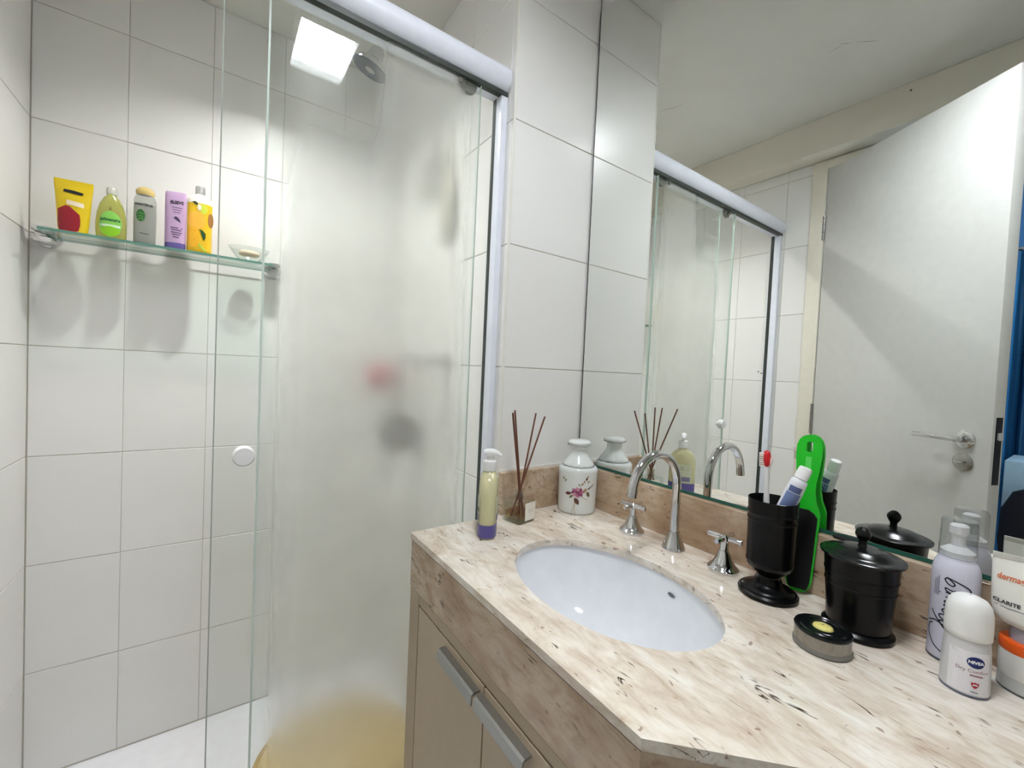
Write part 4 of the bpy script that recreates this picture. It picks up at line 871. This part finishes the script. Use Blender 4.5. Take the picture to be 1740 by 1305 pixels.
obj('script_name', bm, S('navy_black_ink', (22, 26, 44), 0.4), p)
for k_ in range(3): obj('small_print', ribbon([(-0.0155-0.0022*k_, 0.084), (-0.0155-0.0022*k_, 0.096), (-0.0155-0.0022*k_, 0.110-0.003*k_)], 0.0009, ww), S('grey_print', (104, 106, 128)), p)
# roll-on deodorant
p = thing('roll_on_deodorant', 'white roll-on deodorant with a round cap and navy oval logo', 'deodorant', (0.7355, 0.0795, z))
nf = facing(0.7355, 0.0795)
obj('bottle_body', lathe([(0.0195, 0), (0.0206, 0.001), (0.0210, 0.004), (0.0207, 0.03), (0.0200, 0.050), (0.0192, 0.060), (0.0186, 0.0645)], 48), S('frosted_body', (214, 214, 216), 0.3), p, smooth=40)
obj('bottle_foot', lathe([(0.0198, -0.0001), (0.0209, 0.0003), (0.0212, 0.0018), (0.0209, 0.0024)], 48), S('foot_grey', (104, 108, 128), 0.3), p, smooth=40)
cpp = obj('cap', lathe([(0.0192, 0.0640), (0.0202, 0.0650), (0.0204, 0.070), (0.0203, 0.085), (0.0198, 0.094), (0.0180, 0.102), (0.0145, 0.1075), (0.009, 0.1105), (0.001, 0.1118)], 48, cap1=False), S('cap_white', (242, 242, 240), 0.35), p, smooth=50)
rf_ = rad_of([(0.0206, 0.001), (0.0210, 0.004), (0.0207, 0.03), (0.0200, 0.050), (0.0192, 0.060)])
obj('label', patch(rect_uv(-0.0145, 0.0225, 0.004, 0.0525), on_cyl(rf_, nf, 0.0003)), S('label_white', (238, 236, 240), 0.35), p)
lg = obj('logo_oval', patch(ell_uv(0.0085, 0.0415, 0.0076, 0.0064, 32), on_cyl(rf_, nf, 0.0006)), S('navy_logo', (18, 36, 104), 0.35), p)
text('logo_name', 'NIVEA', 0.0046, on_cyl(rf_, nf, 0.0009), S('logo_white', (236, 238, 246), 0.4), lg, 0.0085, 0.0415, bold=0.00025)
text('label_name', 'Dry Comfort', 0.0052, on_cyl(rf_, nf, 0.0006), S('mauve_ink', (150, 92, 112), 0.4), p, 0.0065, 0.0312)
obj('label_line', ribbon([(0.004, 0.0265), (0.009, 0.0264), (0.015, 0.0262)], 0.0015, on_cyl(rf_, nf, 0.0006)), S('mauve_ink', (150, 92, 112)), p)
obj('shield', patch([(0.0055, 0.0190), (0.0055, 0.0160), (0.0068, 0.0135), (0.0088, 0.0118), (0.0108, 0.0135), (0.0121, 0.0160), (0.0121, 0.0190), (0.0105, 0.0184), (0.0088, 0.0192), (0.0071, 0.0184)], on_cyl(rf_, nf, 0.0006)), S('shield_red', (186, 34, 56), 0.4), p)
obj('shield_mark', ribbon([(0.0068, 0.0160), (0.0088, 0.0163), (0.0108, 0.0160)], 0.0016, on_cyl(rf_, nf, 0.0009)), S('logo_white', (236, 238, 246)), p)
obj('label_small', ribbon([(0.0055, 0.0078), (0.0085, 0.0076), (0.0118, 0.0073)], 0.0010, on_cyl(rf_, nf, 0.0006)), S('grey_print', (104, 106, 128)), p)
# white cream tube with orange ring, standing on its cap
p = thing('cream_tube', 'white cosmetic tube with orange lettering standing on its orange-ringed cap', 'tube', (0.794, 0.036, z), (0, 0, facing(0.794, 0.036)+PI/2))
# local -y faces ... local x runs across the flat body
obj('cap_base', lathe([(0.0225, 0), (0.0236, 0.001), (0.0238, 0.004), (0.0236, 0.0170)], 44), S('frosted_base', (196, 198, 196), 0.3), p, smooth=40)
obj('cap_foot', lathe([(0.0228, -0.0001), (0.0239, 0.0003), (0.0241, 0.0018), (0.0236, 0.0022)], 44), S('foot_dark', (96, 98, 98), 0.3), p, smooth=40)
obj('cap', lathe([(0.0236, 0.0170), (0.0240, 0.0180), (0.0240, 0.046)], 44, False, True), S('cap_ivory', (234, 234, 230), 0.3), p, smooth=40)
obj('cap_ring', lathe([(0.0240, 0.046), (0.0243, 0.0465), (0.0243, 0.0570), (0.0236, 0.0585), (0.019, 0.0588)], 44), S('orange_ring', (236, 94, 24), 0.3), p, smooth=40)
obj('neck', lathe([(0.0165, 0.0585), (0.0165, 0.066), (0.0150, 0.074)], 32), S('lilac_grey_neck', (170, 166, 176), 0.25), p, smooth=40)
IV = S('ivory_tube', (236, 234, 226), 0.35)
TR = [(0.014, 0.013, 0.0735, 2), (0.024, 0.0185, 0.0765, 2), (0.0300, 0.0195, 0.083, 2.1), (0.0325, 0.0185, 0.092, 2.1), (0.0335, 0.0130, 0.118, 2.1), (0.0340, 0.0060, 0.142, 2.1), (0.0340, 0.0013, 0.1500, 2.2), (0.0340, 0.0011, 0.1560, 2.2)]
obj('tube_body', loft(TR, 44), IV, p, smooth=50)
obj('crimp', bx(-0.0338, 0.0338, -0.0016, 0.0016, 0.1505, 0.1563), S('crimp_grey', (206, 204, 196), 0.4), p)
cw2 = on_loft(TR, 0.0008)
text('label_name', 'dermage', 0.0105, cw2, S('orange_ink', (226, 122, 78), 0.4), p, -0.0165, 0.1300, shear=0.12, sx=0.70, bold=0.0002)
text('label_line', 'CLARITE', 0.0058, cw2, S('dark_print', (60, 56, 60), 0.4), p, -0.020, 0.1010, bold=0.0002)
obj('label_rule', ribbon([(-0.030, 0.0955), (-0.02, 0.0955), (-0.006, 0.0955)], 0.0008, cw2), S('grey_print', (104, 106, 128)), p)

# ------------------------------------------------------------------ bedroom beyond the doorway
BX0 = -2.3
wall_bedroom = struct(obj('wall_bedroom', bx(BX0-0.1, BX0, -1.6, 2.2, 0, 2.5), plaster('blue_wall', srgb((60, 110, 156)))))
struct(obj('floor_bedroom', bx(BX0-0.1, XL-0.1, -1.6, 2.2, -0.06, 0), S('brown_floor', (112, 92, 76), 0.4)))
struct(obj('ceiling_bedroom', bx(BX0-0.1, XL-0.1, -1.6, 2.2, 2.5, 2.56), PAINT))
struct(obj('wall_bedroom_side', bx(BX0-0.1, XL-0.1, 2.2, 2.3, 0, 2.5), plaster('pale_blue_wall', srgb((150, 176, 200)))))
# bedroom window (daylight) in the side wall behind the camera, out of view
bm = bmesh.new(); box(bm, BX0-0.1, -2.0, -1.7, -1.6, 0, 2.5); box(bm, -1.0, XL-0.1, -1.7, -1.6, 0, 2.5); box(bm, -2.0, -1.0, -1.7, -1.6, 0, 0.9); box(bm, -2.0, -1.0, -1.7, -1.6, 2.1, 2.5)
struct(obj('wall_bedroom_window', bm, PAINT))
dl = bpy.data.materials.new('daylight_pane'); dl.use_nodes = True; nt = dl.node_tree; nt.nodes.clear(); o_ = nt.nodes.new('ShaderNodeOutputMaterial'); em = nt.nodes.new('ShaderNodeEmission')
em.inputs[0].default_value = (0.72, 0.86, 1.0, 1); em.inputs[1].default_value = 12.0; nt.links.new(em.outputs[0], o_.inputs[0])
struct(obj('window_1', bx(-2.0, -1.0, -1.69, -1.66, 0.9, 2.1), dl))
# blue satin curtain
bm = bmesh.new(); n = 160; pr = None
for i in range(n+1):
    y = -0.35+1.25*i/n; x = -1.78+0.028*math.sin(i*0.62)+0.012*math.sin(i*1.9+1)
    cur = [bm.verts.new((x+(0.006*math.sin(i*0.4+zz*3)), y, zz)) for zz in (0.03, 0.6, 1.1, 1.6, 1.95)]
    if pr:
        for k in range(4): bm.faces.new((pr[k], cur[k], cur[k+1], pr[k+1]))
    pr = cur
p = thing('curtain', 'dark blue satin curtain in the bedroom beyond the door', 'curtain')
cu = obj('cloth', bm, S('blue_satin', (44, 104, 150), 0.28), p, smooth=80)
md = cu.modifiers.new('thick', 'SOLIDIFY'); md.thickness = 0.003
obj('curtain_rod', cyl((-1.78, -0.4, 1.965), (-1.78, 0.95, 1.965), 0.012, 16), DULLCHROME, p, smooth=40)
p = thing('bedside_cabinet', 'pale blue-white bedside chest standing before the curtain', 'cabinet', (-1.52, 0.12, 0))
obj('body', bx(-0.17, 0.17, -0.24, 0.135, 0.66, 0.885, bev=0.004), S('pale_blue_white', (190, 214, 230), 0.4), p, smooth=30)
for a, b in ((-0.15, -0.22), (0.15, -0.22), (-0.15, 0.115), (0.15, 0.115)): obj('leg', bx(a-0.015, a+0.015, b-0.015, b+0.015, 0, 0.662), S('pale_blue_white', (190, 214, 230)), p)
p = thing('backpack', 'black rounded backpack hanging in front of the bedside chest', 'bag', (-1.235, 0.135, 0.40))
obj('bag_body', loft([(0.05, 0.07, 0, 2.6), (0.075, 0.105, 0.03, 2.6), (0.08, 0.115, 0.15, 2.4), (0.075, 0.11, 0.28, 2.2), (0.055, 0.08, 0.36, 2), (0.02, 0.03, 0.39, 2)], 36), S('black_fabric', (24, 20, 28), 0.8), p, smooth=60)
obj('bag_pocket', loft([(0.02, 0.06, 0.03, 2.6), (0.03, 0.08, 0.05, 2.6), (0.03, 0.08, 0.15, 2.4), (0.018, 0.05, 0.18, 2)], 30), S('plum_fabric', (44, 26, 44), 0.8), p, (0.075, 0, 0), smooth=60)
obj('strap', tube([(-0.02, -0.02, 0.37), (-0.05, -0.02, 0.43), (-0.055, 0.02, 0.43), (-0.02, 0.02, 0.37)], 0.008, 10), S('black_fabric', (24, 20, 28)), p, smooth=60)
